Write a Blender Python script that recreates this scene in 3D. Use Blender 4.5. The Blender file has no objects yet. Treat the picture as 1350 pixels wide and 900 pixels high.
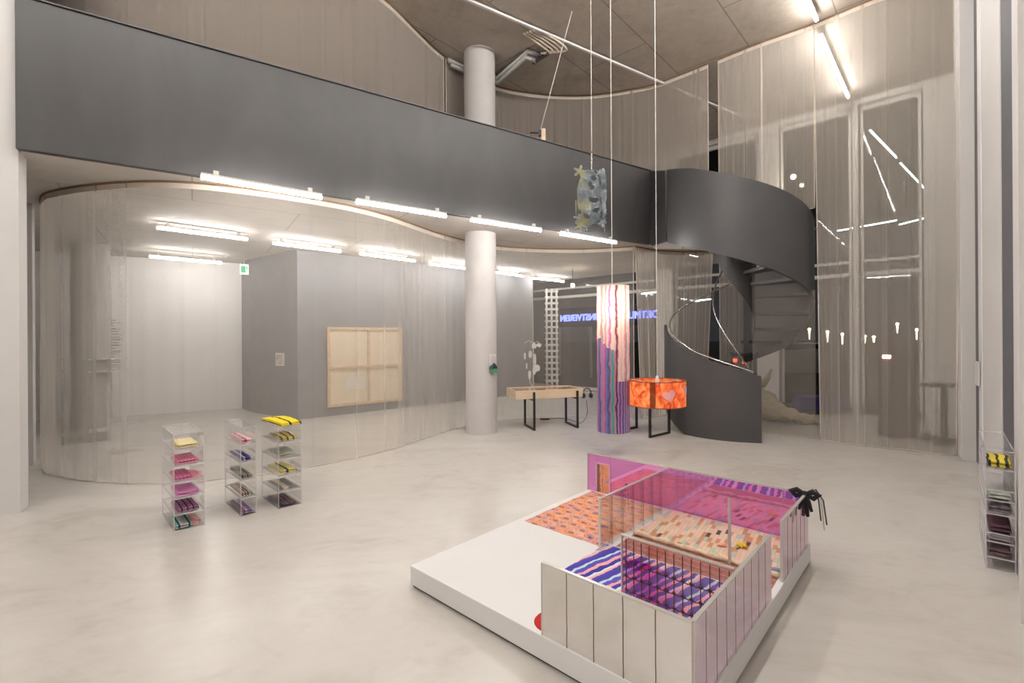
import bpy, math, random
from mathutils import Vector, Matrix, noise as mnoise
PI = math.pi
C = bpy.context.scene.collection
S = bpy.context.scene

# ------------------------------------------------------------------ camera, world, exposure
HC, FP, CX, CY, ROLL = 1.65, 628.0, 675.0, 445.0, math.radians(0.35)
cam = bpy.data.cameras.new('camera'); camo = bpy.data.objects.new('camera', cam); C.objects.link(camo)
camo.location = (0, 0, HC); camo.rotation_euler = (PI / 2, ROLL, 0)
cam.sensor_width = 36; cam.lens = FP / 1350 * 36; cam.shift_y = -5 / 1350
cam.clip_start = 0.05; cam.clip_end = 400
S.camera = camo
S.view_settings.view_transform = 'Standard'; S.view_settings.look = 'None'
S.view_settings.gamma = 1; S.view_settings.use_curve_mapping = False
S.view_settings.exposure = 1.18
w = bpy.data.worlds.new('night'); S.world = w; w.use_nodes = True
w.node_tree.nodes['Background'].inputs[0].default_value = (0.05, 0.05, 0.06, 1)
w.node_tree.nodes['Background'].inputs[1].default_value = 0.25
S.cycles.max_bounces = 10; S.cycles.transparent_max_bounces = 24
S.cycles.sample_clamp_indirect = 6
TUBE_E, HALL_E = 35.0, 66.0                      # tube brightness, brightness of the added unseen hall rows
WARM = (1.0, 0.965, 0.925)

def ray(px, py):
    dx, dy = (px - CX) / FP, (CY - py) / FP
    c, s = math.cos(ROLL), math.sin(ROLL)
    return Vector((dx * c + dy * s, 1.0, -dx * s + dy * c))
def onz(px, py, z=0.0):                          # a photograph pixel at a known height
    r = ray(px, py); t = (z - HC) / r.z
    return Vector((r.x * t, r.y * t, z))
def ony(px, py, Y):                              # a photograph pixel at a known distance
    r = ray(px, py); return Vector((r.x * Y, Y, HC + r.z * Y))
def lerp(a, b, t): return a + (b - a) * t
def table(tab, x):
    if x <= tab[0][0]: return tab[0][1]
    for (a, b), (c, d) in zip(tab, tab[1:]):
        if x <= c: return b + (d - b) * (x - a) / (c - a)
    return tab[-1][1]

# ------------------------------------------------------------------ materials
class NT:
    def __init__(s, name):
        s.m = bpy.data.materials.new(name); s.m.use_nodes = True
        s.t = s.m.node_tree; s.t.nodes.clear()
        s.out = s.t.nodes.new('ShaderNodeOutputMaterial')
    def n(s, typ, ins=None, **kw):
        nd = s.t.nodes.new(typ)
        for k, v in kw.items(): setattr(nd, k, v)
        for k, v in (ins or {}).items(): s.set(nd.inputs[k], v)
        return nd
    def set(s, sock, v):
        if isinstance(v, bpy.types.NodeSocket): s.t.links.new(v, sock)
        elif isinstance(v, bpy.types.Node): s.t.links.new(v.outputs[0], sock)
        else:
            if isinstance(v, (tuple, list)) and len(v) == 3 and sock.type == 'RGBA': v = (*v, 1)
            sock.default_value = v
    def math(s, op, a, b=0.0, c=0.0, clamp=False):
        return s.n('ShaderNodeMath', {0: a, 1: b, 2: c}, operation=op, use_clamp=clamp).outputs[0]
    def obj(s): return s.n('ShaderNodeTexCoord').outputs['Object']
    def xyz(s, v):
        x = s.n('ShaderNodeSeparateXYZ', {0: v}); return x.outputs[0], x.outputs[1], x.outputs[2]
    def vec(s, x=0.0, y=0.0, z=0.0): return s.n('ShaderNodeCombineXYZ', {0: x, 1: y, 2: z}).outputs[0]
    def noise(s, v, scale, detail=3.0, rough=0.5, color=False, dist=0.0):
        nd = s.n('ShaderNodeTexNoise', {'Vector': v, 'Scale': scale, 'Detail': detail, 'Roughness': rough, 'Distortion': dist})
        return nd.outputs['Color' if color else 'Fac']
    def ramp(s, f, stops, interp='LINEAR'):
        nd = s.n('ShaderNodeValToRGB', {0: f}); r = nd.color_ramp; r.interpolation = interp
        while len(r.elements) > 1: r.elements.remove(r.elements[-1])
        for i, (p, c) in enumerate(stops):
            e = r.elements[0] if i == 0 else r.elements.new(p)
            e.position = p; e.color = (*c, 1)
        return nd.outputs[0]
    def mix(s, f, a, b, mode='MIX'):
        nd = s.n('ShaderNodeMix', data_type='RGBA', blend_type=mode)
        s.set(nd.inputs[0], f); s.set(nd.inputs[6], a); s.set(nd.inputs[7], b)
        return nd.outputs[2]
    def bsdf(s, col, rough=0.5, metal=0.0, spec=0.5, normal=None):
        b = s.n('ShaderNodeBsdfPrincipled', {'Base Color': col, 'Roughness': rough, 'Metallic': metal, 'Specular IOR Level': spec})
        if normal is not None: s.set(b.inputs['Normal'], normal)
        return b.outputs[0]
    def bump(s, h, strength=0.2, dist=0.01):
        return s.n('ShaderNodeBump', {'Height': h, 'Strength': strength, 'Distance': dist}).outputs[0]
    def done(s, sh):
        s.set(s.out.inputs[0], sh); return s.m
def mixs(k, f, a, b):
    nd = k.n('ShaderNodeMixShader'); k.set(nd.inputs[0], f); k.set(nd.inputs[1], a); k.set(nd.inputs[2], b); return nd.outputs[0]

def plain(name, col, rough=0.5, metal=0.0, spec=0.5, var=0.06, scale=6.0, bump=0.0):
    k = NT(name); o = k.obj(); f = k.noise(o, scale, 4)
    d = tuple(c * (1 - var) for c in col); l = tuple(min(1, c * (1 + var)) for c in col)
    c = k.ramp(f, [(0.3, d), (0.7, l)])
    nm = k.bump(k.noise(o, scale * 14, 3), bump, 0.004) if bump else None
    return k.done(k.bsdf(c, rough, metal, spec, nm))
def emit(name, col, e):
    k = NT(name); return k.done(k.n('ShaderNodeEmission', {0: col, 1: e}).outputs[0])
def stripes(name, cols, period, axis='x', wob=0.0, wscale=6.0, rough=0.85, soft=False):
    """cloth woven in stripes along one axis of the object"""
    k = NT(name); o = k.obj(); x, y, z = k.xyz(o)
    u = {'x': x, 'y': y}[axis]
    if wob: u = k.math('ADD', u, k.math('MULTIPLY', k.math('SUBTRACT', k.noise(o, wscale, 3), 0.5), wob))
    f = k.math('FRACT', k.math('MULTIPLY', u, 1 / period))
    n = len(cols); st = [(i / n, c) for i, c in enumerate(cols)]
    c = k.ramp(f, st, 'LINEAR' if soft else 'CONSTANT')
    c = k.mix(0.3, c, k.ramp(k.noise(o, 160, 2), [(0.3, (0.35, 0.35, 0.35)), (0.7, (1, 1, 1))]), 'MULTIPLY')
    return k.done(k.bsdf(c, rough, 0, 0.2, k.bump(k.noise(o, 220, 2), 0.4, 0.003)))

M = {}
M['wall'] = plain('white_plaster', (0.62, 0.60, 0.585), 0.75, var=0.02, scale=2)
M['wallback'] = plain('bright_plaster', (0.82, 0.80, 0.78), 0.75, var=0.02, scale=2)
M['white'] = plain('white_lacquer', (0.69, 0.675, 0.665), 0.5, var=0.015, scale=2)
M['greywall'] = plain('grey_plaster', (0.22, 0.22, 0.235), 0.8, var=0.05, scale=3)
M['recessgrey'] = plain('recess_grey', (0.12, 0.122, 0.135), 0.6, var=0.03)
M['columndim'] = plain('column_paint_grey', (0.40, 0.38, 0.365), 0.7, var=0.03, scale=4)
M['column'] = plain('column_paint', (0.52, 0.495, 0.48), 0.7, var=0.03, scale=4, bump=0.08)
M['black'] = plain('black_steel', (0.012, 0.012, 0.013), 0.45)
M['blackcloth'] = plain('black_cloth', (0.012, 0.012, 0.015), 0.9)
M['dark'] = plain('dark_paint', (0.045, 0.042, 0.04), 0.7)
M['chrome'] = plain('brushed_steel', (0.75, 0.73, 0.70), 0.25, 1.0, var=0.02)
M['pipe'] = plain('grey_pipe', (0.42, 0.41, 0.39), 0.45, 0.3)
M['hose'] = plain('beige_hose', (0.62, 0.53, 0.43), 0.55)
M['cord'] = plain('white_cord', (0.78, 0.74, 0.70), 0.6)
M['track'] = plain('brown_track', (0.22, 0.13, 0.07), 0.6)
M['wood'] = None
M['pale'] = plain('pale_frame', (0.70, 0.68, 0.65), 0.5, var=0.02)
M['asphalt'] = plain('asphalt', (0.03, 0.03, 0.03), 0.8, var=0.2)
M['bench'] = plain('blue_bench', (0.015, 0.02, 0.12), 0.7)
M['rubber'] = plain('tyre', (0.012, 0.012, 0.012), 0.8)
M['carw'] = plain('silver_car_paint', (0.45, 0.45, 0.46), 0.3, 0.3)
M['carr'] = plain('red_car_paint', (0.30, 0.04, 0.03), 0.3, 0.1)
M['carglass'] = plain('car_glass', (0.02, 0.02, 0.025), 0.1)
M['tube'] = emit('fluorescent_tube', WARM, TUBE_E)
M['filltube'] = emit('added_fill_tube', WARM, HALL_E)
M['fillrighttube'] = emit('added_right_tube', WARM, 100.0)
M['softtube'] = emit('soft_tube', WARM, 34.0)
M['cooltube'] = emit('cool_tube', (0.78, 1.0, 0.92), 4.0)
M['lampglow'] = emit('street_lamp_glow', (1.0, 0.72, 0.38), 5.0)
M['bulb'] = emit('bulb_glow', (1.0, 0.86, 0.66), 40.0)
M['head'] = emit('headlight', (1.0, 0.9, 0.75), 14.0)
M['tail'] = emit('tail_light', (1.0, 0.08, 0.04), 2.5)
M['neon'] = emit('neon_blue', (0.20, 0.24, 1.0), 1.6)

def m_ply():
    k = NT('maple_plywood'); o = k.obj(); v = k.n('ShaderNodeMapping', {0: o, 'Scale': (3, 40, 40)}).outputs[0]
    c = k.ramp(k.noise(v, 2.0, 4, 0.6, dist=0.6), [(0.3, (0.62, 0.47, 0.32)), (0.7, (0.72, 0.57, 0.41))])
    return k.done(k.bsdf(c, 0.45))
M['wood'] = m_ply()
def m_floor():
    k = NT('polished_concrete'); o = k.obj()
    v = k.n('ShaderNodeMapping', {0: o, 'Rotation': (0, 0, 0.35), 'Scale': (0.8, 1.2, 1)}).outputs[0]
    a = k.noise(v, 0.8, 7, 0.62, dist=1.6); b = k.noise(v, 4.0, 7, 0.65, dist=1.4)
    f = k.math('ADD', k.math('MULTIPLY', a, 0.65), k.math('MULTIPLY', b, 0.35))
    c = k.ramp(f, [(0.32, (0.455, 0.42, 0.378)), (0.47, (0.525, 0.492, 0.452)), (0.66, (0.565, 0.537, 0.50))])
    return k.done(k.bsdf(c, 0.26, 0, 0.5))
M['floor'] = m_floor()
def m_conc(name, cols, rot, bw=2.6, bh=1.25):
    k = NT(name); o = k.obj()
    v = k.n('ShaderNodeMapping', {0: o, 'Rotation': (0, 0, rot)}).outputs[0]
    br = k.n('ShaderNodeTexBrick', {'Vector': v, 'Scale': 1.0, 'Mortar Size': 0.011, 'Mortar Smooth': 0.3, 'Brick Width': bw, 'Row Height': bh}, offset=0.5)
    f = k.math('ADD', k.math('MULTIPLY', k.noise(v, 0.9, 6, 0.65, dist=0.5), 0.7), k.math('MULTIPLY', k.noise(v, 9, 5, 0.7), 0.3))
    c = k.ramp(f, [(0.3, cols[0]), (0.5, cols[1]), (0.7, cols[2])])
    c = k.mix(k.math('MULTIPLY', br.outputs['Fac'], 0.7), c, tuple(x * 0.55 for x in cols[0]))
    return k.done(k.bsdf(c, 0.75, 0, 0.3, k.bump(k.noise(v, 40, 4), 0.15, 0.004)))
M['ceil'] = m_conc('board_marked_concrete', [(0.33, 0.28, 0.23), (0.46, 0.405, 0.345), (0.56, 0.50, 0.435)], -0.829, 2.5, 1.25)
M['soffit'] = m_conc('pale_concrete', [(0.46, 0.43, 0.395), (0.54, 0.505, 0.465), (0.60, 0.565, 0.525)], -0.59)
def m_beam():
    k = NT('graphite_paint'); o = k.obj()
    v = k.n('ShaderNodeMapping', {0: o, 'Scale': (1.0, 1.0, 0.4)}).outputs[0]
    f = k.noise(v, 1.6, 6, 0.6, dist=0.6)
    c = k.ramp(f, [(0.3, (0.044, 0.043, 0.044)), (0.7, (0.064, 0.062, 0.062))])
    return k.done(k.bsdf(c, k.math('ADD', 0.38, k.math('MULTIPLY', f, 0.15)), 0, 0.5))
M['beam'] = m_beam()
M['stairpaint'] = plain('graphite_stair_paint', (0.066, 0.065, 0.068), 0.42, var=0.08, scale=2)
def m_sheer(name, a, col, cm=0.36):
    """open-weave voile: denser where it turns edge-on"""
    k = NT(name); g = k.n('ShaderNodeNewGeometry')
    d = k.n('ShaderNodeVectorMath', {0: g.outputs['Normal'], 1: g.outputs['Incoming']}, operation='DOT_PRODUCT').outputs['Value']
    c = k.math('MAXIMUM', k.math('ABSOLUTE', d), cm)
    w = k.noise(k.n('ShaderNodeMapping', {0: k.obj(), 'Scale': (60, 60, 60)}).outputs[0], 2, 2)
    av = k.math('ADD', a - 0.05, k.math('MULTIPLY', w, 0.10))
    op = k.math('SUBTRACT', 1.0, k.math('POWER', k.math('SUBTRACT', 1.0, av), k.math('DIVIDE', 1.0, c)))
    cloth = mixs(k, 0.42, k.n('ShaderNodeBsdfDiffuse', {0: col}).outputs[0], k.n('ShaderNodeBsdfTranslucent', {0: col}).outputs[0])
    return k.done(mixs(k, op, k.n('ShaderNodeBsdfTransparent').outputs[0], cloth))
M['sheer'] = m_sheer('sheer_voile', 0.36, (0.84, 0.76, 0.675), 0.2)
M['sheerlow'] = m_sheer('sheer_voile_pale', 0.215, (0.76, 0.695, 0.625), 0.5)
M['sheertop'] = m_sheer('sheer_voile_dense', 0.55, (0.56, 0.49, 0.43))
M['sheerthin'] = m_sheer('sheer_voile_thin', 0.24, (0.70, 0.63, 0.56))
M['tape'] = plain('cream_heading_tape', (0.58, 0.51, 0.44), 0.8)
def m_clear(name, tint, gl=0.06, rough=0.02, gcol=(1, 1, 1), fres=True, fk=0.5, haze=0.0, hcol=(0.8, 0.8, 0.85)):
    k = NT(name)
    tr = k.n('ShaderNodeBsdfTransparent', {0: tint}).outputs[0]
    go = k.n('ShaderNodeBsdfGlossy', {0: gcol, 'Roughness': rough}).outputs[0]
    if haze: tr = mixs(k, haze, tr, k.n('ShaderNodeBsdfDiffuse', {0: hcol}).outputs[0])
    f = k.math('ADD', gl, k.math('MULTIPLY', k.n('ShaderNodeFresnel', {0: 1.45}).outputs[0], fk), clamp=True) if fres else gl
    return k.done(mixs(k, f, tr, go))
M['glass'] = m_clear('window_glass', (0.86, 0.88, 0.87), 0.0, fk=0.4)
M['acrylic'] = m_clear('clear_acrylic', (0.995, 0.995, 0.995), 0.0, fk=0.3, haze=0.008, hcol=(0.9, 0.87, 0.89))
M['acryledge'] = m_clear('acrylic_edge', (0.95, 0.93, 0.96), 0.05, haze=0.35, hcol=(0.9, 0.87, 0.9))
M['panelclear'] = m_clear('clear_panel', (0.95, 0.93, 0.92), 0.0, fk=0.6)
M['panelmirror'] = m_clear('silver_mirror_panel', (0.9, 0.88, 0.87), 0.86, 0.05, (0.88, 0.86, 0.84), fres=False)
M['panellilac'] = m_clear('lilac_mirror_panel', (0.80, 0.66, 0.82), 0.72, 0.05, (0.88, 0.80, 0.85), fres=False)
M['panelpink'] = m_clear('magenta_mirror_panel', (0.93, 0.66, 0.91), 0.48, 0.015, (0.92, 0.38, 0.78), fres=False, haze=0.04, hcol=(0.8, 0.5, 0.75))
M['paneledge'] = plain('polished_panel_edge', (0.62, 0.59, 0.55), 0.25, 0.4)
M['seam'] = plain('dark_seam', (0.06, 0.03, 0.03), 0.6)
M['lattice'] = plain('dark_red_lead', (0.075, 0.018, 0.015), 0.4)

# ------------------------------------------------------------------ mesh helpers
class MB:
    def __init__(s): s.v = []; s.f = []; s.mi = []; s.cur = 0
    def add(s, vs, fs):
        b = len(s.v); s.v += [Vector(v) for v in vs]
        s.f += [tuple(i + b for i in f) for f in fs]; s.mi += [s.cur] * len(fs)
    def box(s, c, d, M4=None):
        hx, hy, hz = d[0] / 2, d[1] / 2, d[2] / 2
        vs = [Vector((c[0] + x * hx, c[1] + y * hy, c[2] + z * hz)) for x in (-1, 1) for y in (-1, 1) for z in (-1, 1)]
        if M4: vs = [M4 @ v for v in vs]
        s.add(vs, [(0, 1, 3, 2), (4, 6, 7, 5), (0, 4, 5, 1), (2, 3, 7, 6), (0, 2, 6, 4), (1, 5, 7, 3)])
    def bar(s, a, b, wd, ht, up=(0, 0, 1)):
        a, b = Vector(a), Vector(b); t = (b - a).normalized(); u = Vector(up)
        if abs(t.dot(u)) > 0.95: u = Vector((0, 1, 0))
        x = t.cross(u).normalized(); y = x.cross(t)
        vs = [p + x * (sx * wd / 2) + y * (sy * ht / 2) for p in (a, b) for sx, sy in ((-1, -1), (1, -1), (1, 1), (-1, 1))]
        s.add(vs, [(3, 2, 1, 0), (4, 5, 6, 7), (0, 1, 5, 4), (1, 2, 6, 5), (2, 3, 7, 6), (3, 0, 4, 7)])
    def prism(s, poly, z0, z1):
        n = len(poly); vs = [(p[0], p[1], z0) for p in poly] + [(p[0], p[1], z1) for p in poly]
        s.add(vs, [tuple(range(n))[::-1], tuple(range(n, 2 * n))] + [(i, (i + 1) % n, n + (i + 1) % n, n + i) for i in range(n)])
    def tube(s, path, r, n=8, cap=True):
        path = [Vector(p) for p in path]; m = len(path); rr = r if isinstance(r, (list, tuple)) else [r] * m
        prev = None; vs = []
        for i, p in enumerate(path):
            t = (path[min(i + 1, m - 1)] - path[max(i - 1, 0)]).normalized()
            if prev is None:
                u = Vector((0, 0, 1)) if abs(t.z) < 0.9 else Vector((1, 0, 0)); x = t.cross(u).normalized()
            else: x = (prev - t * prev.dot(t)).normalized()
            prev = x; y = t.cross(x)
            vs += [p + (x * math.cos(2 * PI * k / n) + y * math.sin(2 * PI * k / n)) * rr[i] for k in range(n)]
        fs = [(i * n + k, i * n + (k + 1) % n, (i + 1) * n + (k + 1) % n, (i + 1) * n + k) for i in range(m - 1) for k in range(n)]
        if cap: fs += [tuple(range(n))[::-1], tuple(range((m - 1) * n, m * n))]
        s.add(vs, fs)
    def lathe(s, prof, n=32, c=(0, 0, 0)):
        vs = [(c[0] + r * math.cos(2 * PI * k / n), c[1] + r * math.sin(2 * PI * k / n), c[2] + z) for r, z in prof for k in range(n)]
        s.add(vs, [(i * n + k, i * n + (k + 1) % n, (i + 1) * n + (k + 1) % n, (i + 1) * n + k) for i in range(len(prof) - 1) for k in range(n)])
    def ball(s, c, r, n=12):
        s.lathe([(max(1e-4, r * math.sin(PI * i / n)), -r * math.cos(PI * i / n)) for i in range(n + 1)], n * 2, c)
    def build(s, name, mats, parent=None, smooth=False, loc=None, rotz=0.0, bevel=0.0):
        me = bpy.data.meshes.new(name); me.from_pydata([tuple(v) for v in s.v], [], s.f)
        mats = mats if isinstance(mats, list) else [mats]
        for m in mats: me.materials.append(m)
        me.polygons.foreach_set('material_index', s.mi)
        if smooth: me.polygons.foreach_set('use_smooth', [True] * len(me.polygons))
        me.update(); o = bpy.data.objects.new(name, me); C.objects.link(o)
        if parent: o.parent = parent
        if loc is not None: o.location = loc
        o.rotation_euler.z = rotz
        if bevel:
            b = o.modifiers.new('bevel', 'BEVEL'); b.width = bevel; b.segments = 2; b.limit_method = 'ANGLE'
        return o
def tag(o, label, cat, group=None):
    o['label'] = label; o['category'] = cat
    if group: o['group'] = group
    return o
def thing(name, label, cat, loc=(0, 0, 0), rotz=0.0, group=None):
    o = bpy.data.objects.new(name, None); C.objects.link(o); o.empty_display_size = 0.1
    o.location = loc; o.rotation_euler.z = rotz
    return tag(o, label, cat, group)
def struct(o): o['kind'] = 'structure'; return o
def smooth_by_angle(o, deg=35):
    for p in o.data.polygons: p.use_smooth = True
    m = o.modifiers.new('edge', 'EDGE_SPLIT'); m.split_angle = math.radians(deg)
def crom(pts, step):
    """dense points along a smooth curve through pts"""
    P = [Vector(p) for p in pts]; P = [2 * P[0] - P[1]] + P + [2 * P[-1] - P[-2]]; out = []
    for i in range(1, len(P) - 2):
        a, b, c, d = P[i - 1:i + 3]; n = max(2, int((c - b).length / step))
        for k in range(n):
            t = k / n
            out.append(0.5 * ((2 * b) + (c - a) * t + (2 * a - 5 * b + 4 * c - d) * t * t + (3 * b - a - 3 * c + d) * t ** 3))
    return out + [P[-2]]

# ------------------------------------------------------------------ axes of the place
AX = Vector((0.675, 0.7375, 0)); AN = Vector((0.7375, -0.675, 0))      # building axis and its normal
ROT = math.atan2(AN.y, AN.x)
ZS, ZT, ZC = 3.47, 4.92, 6.62                     # soffit, parapet top, hall ceiling
b0, b1 = Vector((-4.68, 4.5, 0)), Vector((2.75, 9.39, 0))             # parapet line
bd = (b1 - b0).normalized(); bn = Vector((-bd.y, bd.x, 0))           # bn points behind the parapet

# ------------------------------------------------------------------ room shell
mb = MB(); mb.prism([(-14, -7), (12, -7), (12, 6), (8.9, 8.6), (-0.6, 17.2), (-14, 17.2)], -0.2, 0.0)
struct(mb.build('floor', M['floor']))
mb = MB(); mb.prism([(-14, -7), (12, -7), (12, 6), (9.2, 8.6), (-0.6, 17.4), (-14, 17.4)], ZC, ZC + 0.3)
struct(mb.build('ceiling', M['ceil']))
# mezzanine slab with its pale soffit
poly = [b0 + bn * 0.08 + bd * 0.02, b1 + bn * 0.05, Vector((2.95, 9.85, 0)), Vector((5.1, 10.05, 0)), Vector((6.05, 11.0, 0)), Vector((0.6, 16.1, 0)), Vector((-13, 16.1, 0)), Vector((-13, 4.0, 0)), b0 + bn * 0.4 - bd * 4, b0 + bn * 0.4 - bd * 0.1]
mb = MB(); mb.prism(poly, ZS, ZS + 0.33); struct(mb.build('ceiling_gallery', M['soffit']))
def wall(name, p, q, z0, z1, mat, th=0.2, side=1):
    p, q = Vector((p[0], p[1], 0)), Vector((q[0], q[1], 0)); d = (q - p).normalized(); n = Vector((-d.y, d.x, 0)) * th * side
    mb = MB(); mb.prism([p, q, q + n, p + n] if side > 0 else [p + n, q + n, q, p], z0, z1)
    return struct(mb.build(name, mat))
lw = onz(27, 675.5); l2 = lw - bd * 7.5
wall('wall_left', (l2.x, l2.y), (lw.x, lw.y), 0, ZC, M['wall'], 0.26)
rs, re_ = onz(1346.5, 822), onz(1284, 607)
rd = (re_ - rs).normalized(); rn = Vector((rd.y, -rd.x, 0))            # along the right wall, and away from the hall
wall('wall_behind_camera', (l2.x, l2.y), (-4.2, -5.5), 0, ZC, M['wall'], 0.2, -1)
rb = rs + rn * 2.2
wall('wall_entrance', (-4.2, -5.5), (rb.x, -5.5), 0, ZC, M['wall'], 0.2, -1)
wall('wall_entrance_side', (rb.x, -5.5), (rb.x, rb.y), 0, ZC, M['wall'], 0.2, -1)
# right wall: grey recesses between white piers and door leaves
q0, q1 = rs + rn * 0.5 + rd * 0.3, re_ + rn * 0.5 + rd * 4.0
wall('wall_right', (q0.x, q0.y), (q1.x, q1.y), 0, ZC, M['recessgrey'], 0.15, -1)
rm = onz(1337.5, 665)                              # the wall bends slightly where the white pier ends
def along(px):                                     # distance along the far stretch of the wall at an image column
    u = (px - CX) / FP; d = (re_ - rm).normalized(); return (u * rm.y - rm.x) / (d.x - u * d.y)
d2_ = (re_ - rm).normalized(); n2_ = Vector((d2_.y, -d2_.x, 0))
def strip(name, a, b, n, mat, out=0.0, depth=0.24):
    a, b = a - n * out, b - n * out; mb = MB(); mb.prism([a, a + n * depth, b + n * depth, b], 0, ZC); return struct(mb.build(name, mat, bevel=0.006))
def pier(name, x0, x1, mat, out=0.0, ds=0.0):
    a, b = rm + d2_ * along(x0), rm + d2_ * (along(x1) + ds); return strip(name, a, b, n2_, mat, out)
mb = MB(); mb.prism([rs + rd * 0.02, rs, rb, rb + rd * 0.3, rs + rd * 0.3 + rn * 0.1], 0, ZC); struct(mb.build('trim_1', M['wall']))
strip('trim_2', rs, rm, Vector(((rm - rs).normalized().y, -(rm - rs).normalized().x, 0)), M['wall'])
pier('door_1', 1319.5, 1295.5, M['wall'])
pier('grey_panel_2', 1337.5, 1319.5, M['recessgrey'], -0.012)  # flush grey panel filling the gap between pier and leaf
pier('shade_panel_3', 1291.5, 1284.5, M['recessgrey'], -0.012)  # grey panel put in for the dark shaded gap beside the pier
pier('trim_3', 1295.5, 1291.5, M['white'], 0.01)
pier('trim_9', 1284.5, 1284.5, M['wall'], 0.13, 0.4)
# left stub wall, back walls
s0, s1 = onz(10, 619), onz(44, 612.5)
wall('wall_side', (s0.x - 2.5, s0.y - 1.6), (s1.x, s1.y), 0, ZS, M['wall'], 0.15)
w0, w1 = onz(82, 553.5), onz(331, 537)
wd_ = (w1 - w0).normalized(); w0 = w0 - wd_ * 3; w1b = w1 + wd_ * 2
wall('wall_back', (w0.x, w0.y), (w1b.x, w1b.y), 0, ZS, M['wallback'], 0.2)
k1, k2, k3 = onz(331, 543), onz(393, 553), onz(703, 518)
mb = MB(); kd = (k3 - k2).normalized(); kn = Vector((-kd.y, kd.x, 0))
mb.prism([k1, k2, k3, k3 + kn * 1.2, k1 + kn * 1.5], 0, ZS); struct(mb.build('wall_grey', M['greywall']))
wl = MB(); wl.prism([(-13, 4), (-12.8, 4), (-12.8, 16), (-13, 16)], 0, ZS); struct(wl.build('wall_far_left', M['wall']))
# gallery back wall behind the upper curtain
wall('wall_gallery', (-12, 8.6), (0.4, 16.2), ZS + 0.33, ZC, M['greywall'], 0.2)

# ------------------------------------------------------------------ glazed facade
f0, fd = Vector((0.55, 16.4, 0)), Vector((0.7375, -0.675, 0))
fn = Vector((0.675, 0.7375, 0))
def fac(px):                                       # distance along the facade at an image column
    u = (px - CX) / FP; return (u * f0.y - f0.x) / (fd.x - u * fd.y)
def facp(s, z, off=0.0): p = f0 + fd * s + fn * off; return Vector((p.x, p.y, z))
edges = [0.0, fac(880), fac(1016), fac(1130), fac(1246)]
wid = [0.12, 0.42, 0.42, 0.10, 0.6]
for i in range(4):
    a, b = edges[i] + wid[i] / 2 + 0.03, edges[i + 1] - wid[i + 1] / 2 - 0.03
    t = bpy.data.objects.new('window_%d' % (i + 1), None); C.objects.link(t); t.location = facp(a, 0); struct(t)
    inv = Matrix.Translation(-t.location)
    def bars(zs, zz=None):
        mb = MB()
        for z, h in zs: mb.bar(inv @ facp(a, z), inv @ facp(b, z), 0.06, h)
        for s in (a + 0.025, b - 0.025): mb.bar(inv @ facp(s, 0.0), inv @ facp(s, 6.5), 0.05, 0.06, up=fn)
        return mb
    bars([(0.05, 0.1), (2.95, 0.08), (3.22, 0.06), (6.45, 0.1)]).build('window_frame', M['pale'], t)
    mb = MB(); mb.bar(inv @ facp(a + .05, 3.25), inv @ facp(b - .05, 3.25), 0.012, 6.4); mb.build('pane', M['glass'], t)
for i, s in enumerate(edges):
    mb = MB(); mb.bar(facp(s, 0.0), facp(s, 6.62), 0.28, wid[i], up=fd)
    struct(mb.build('trim_%d' % (i + 4), M['pale'] if i != 2 else M['wall']))
mb = MB(); mb.bar(facp(0, 6.56, -0.1), facp(edges[-1] + 2, 6.56, -0.1), 0.1, 0.12); struct(mb.build('trim_10', M['pale']))
mb = MB(); mb.bar(facp(edges[1], 0.06, -0.12), facp(edges[-1] + 1, 0.06, -0.12), 0.02, 0.12); struct(mb.build('baseboard_facade', M['dark']))

# ------------------------------------------------------------------ gallery parapet
t = thing('gallery_parapet', 'long dark grey gallery parapet crossing the hall above the tube lights', 'parapet', b0 + Vector((0, 0, ZS)), math.atan2(bd.y, bd.x))
L = (b1 - b0).length
mb = MB(); mb.box((L / 2 - 0.0, 0.04, (ZT - ZS) / 2), (L, 0.08, ZT - ZS)); mb.build('panel', M['beam'], t, bevel=0.004)
mb = MB(); mb.box((L / 2, 0.06, ZT - ZS + 0.006), (L, 0.16, 0.012)); mb.build('coping', M['stairpaint'], t)
sc, sr = Vector((4.0, 8.54, 0)), 1.21              # stair centre and outer radius
rp = Vector((2.79, 8.62, 0)) - b0
iM = Matrix.Rotation(-math.atan2(bd.y, bd.x), 4, 'Z')
a, b = iM @ (b1 - b0), iM @ rp
mb = MB(); mb.add([(p.x + o, p.y, z) for o in (0, 0.06) for p, z in ((a, -0.03), (b, -0.09), (b, 1.19), (a, ZT - ZS))],
                  [(0, 1, 2, 3), (7, 6, 5, 4), (0, 4, 5, 1), (1, 5, 6, 2), (2, 6, 7, 3), (3, 7, 4, 0)])
mb.build('return_panel', M['stairpaint'], t)

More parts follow.
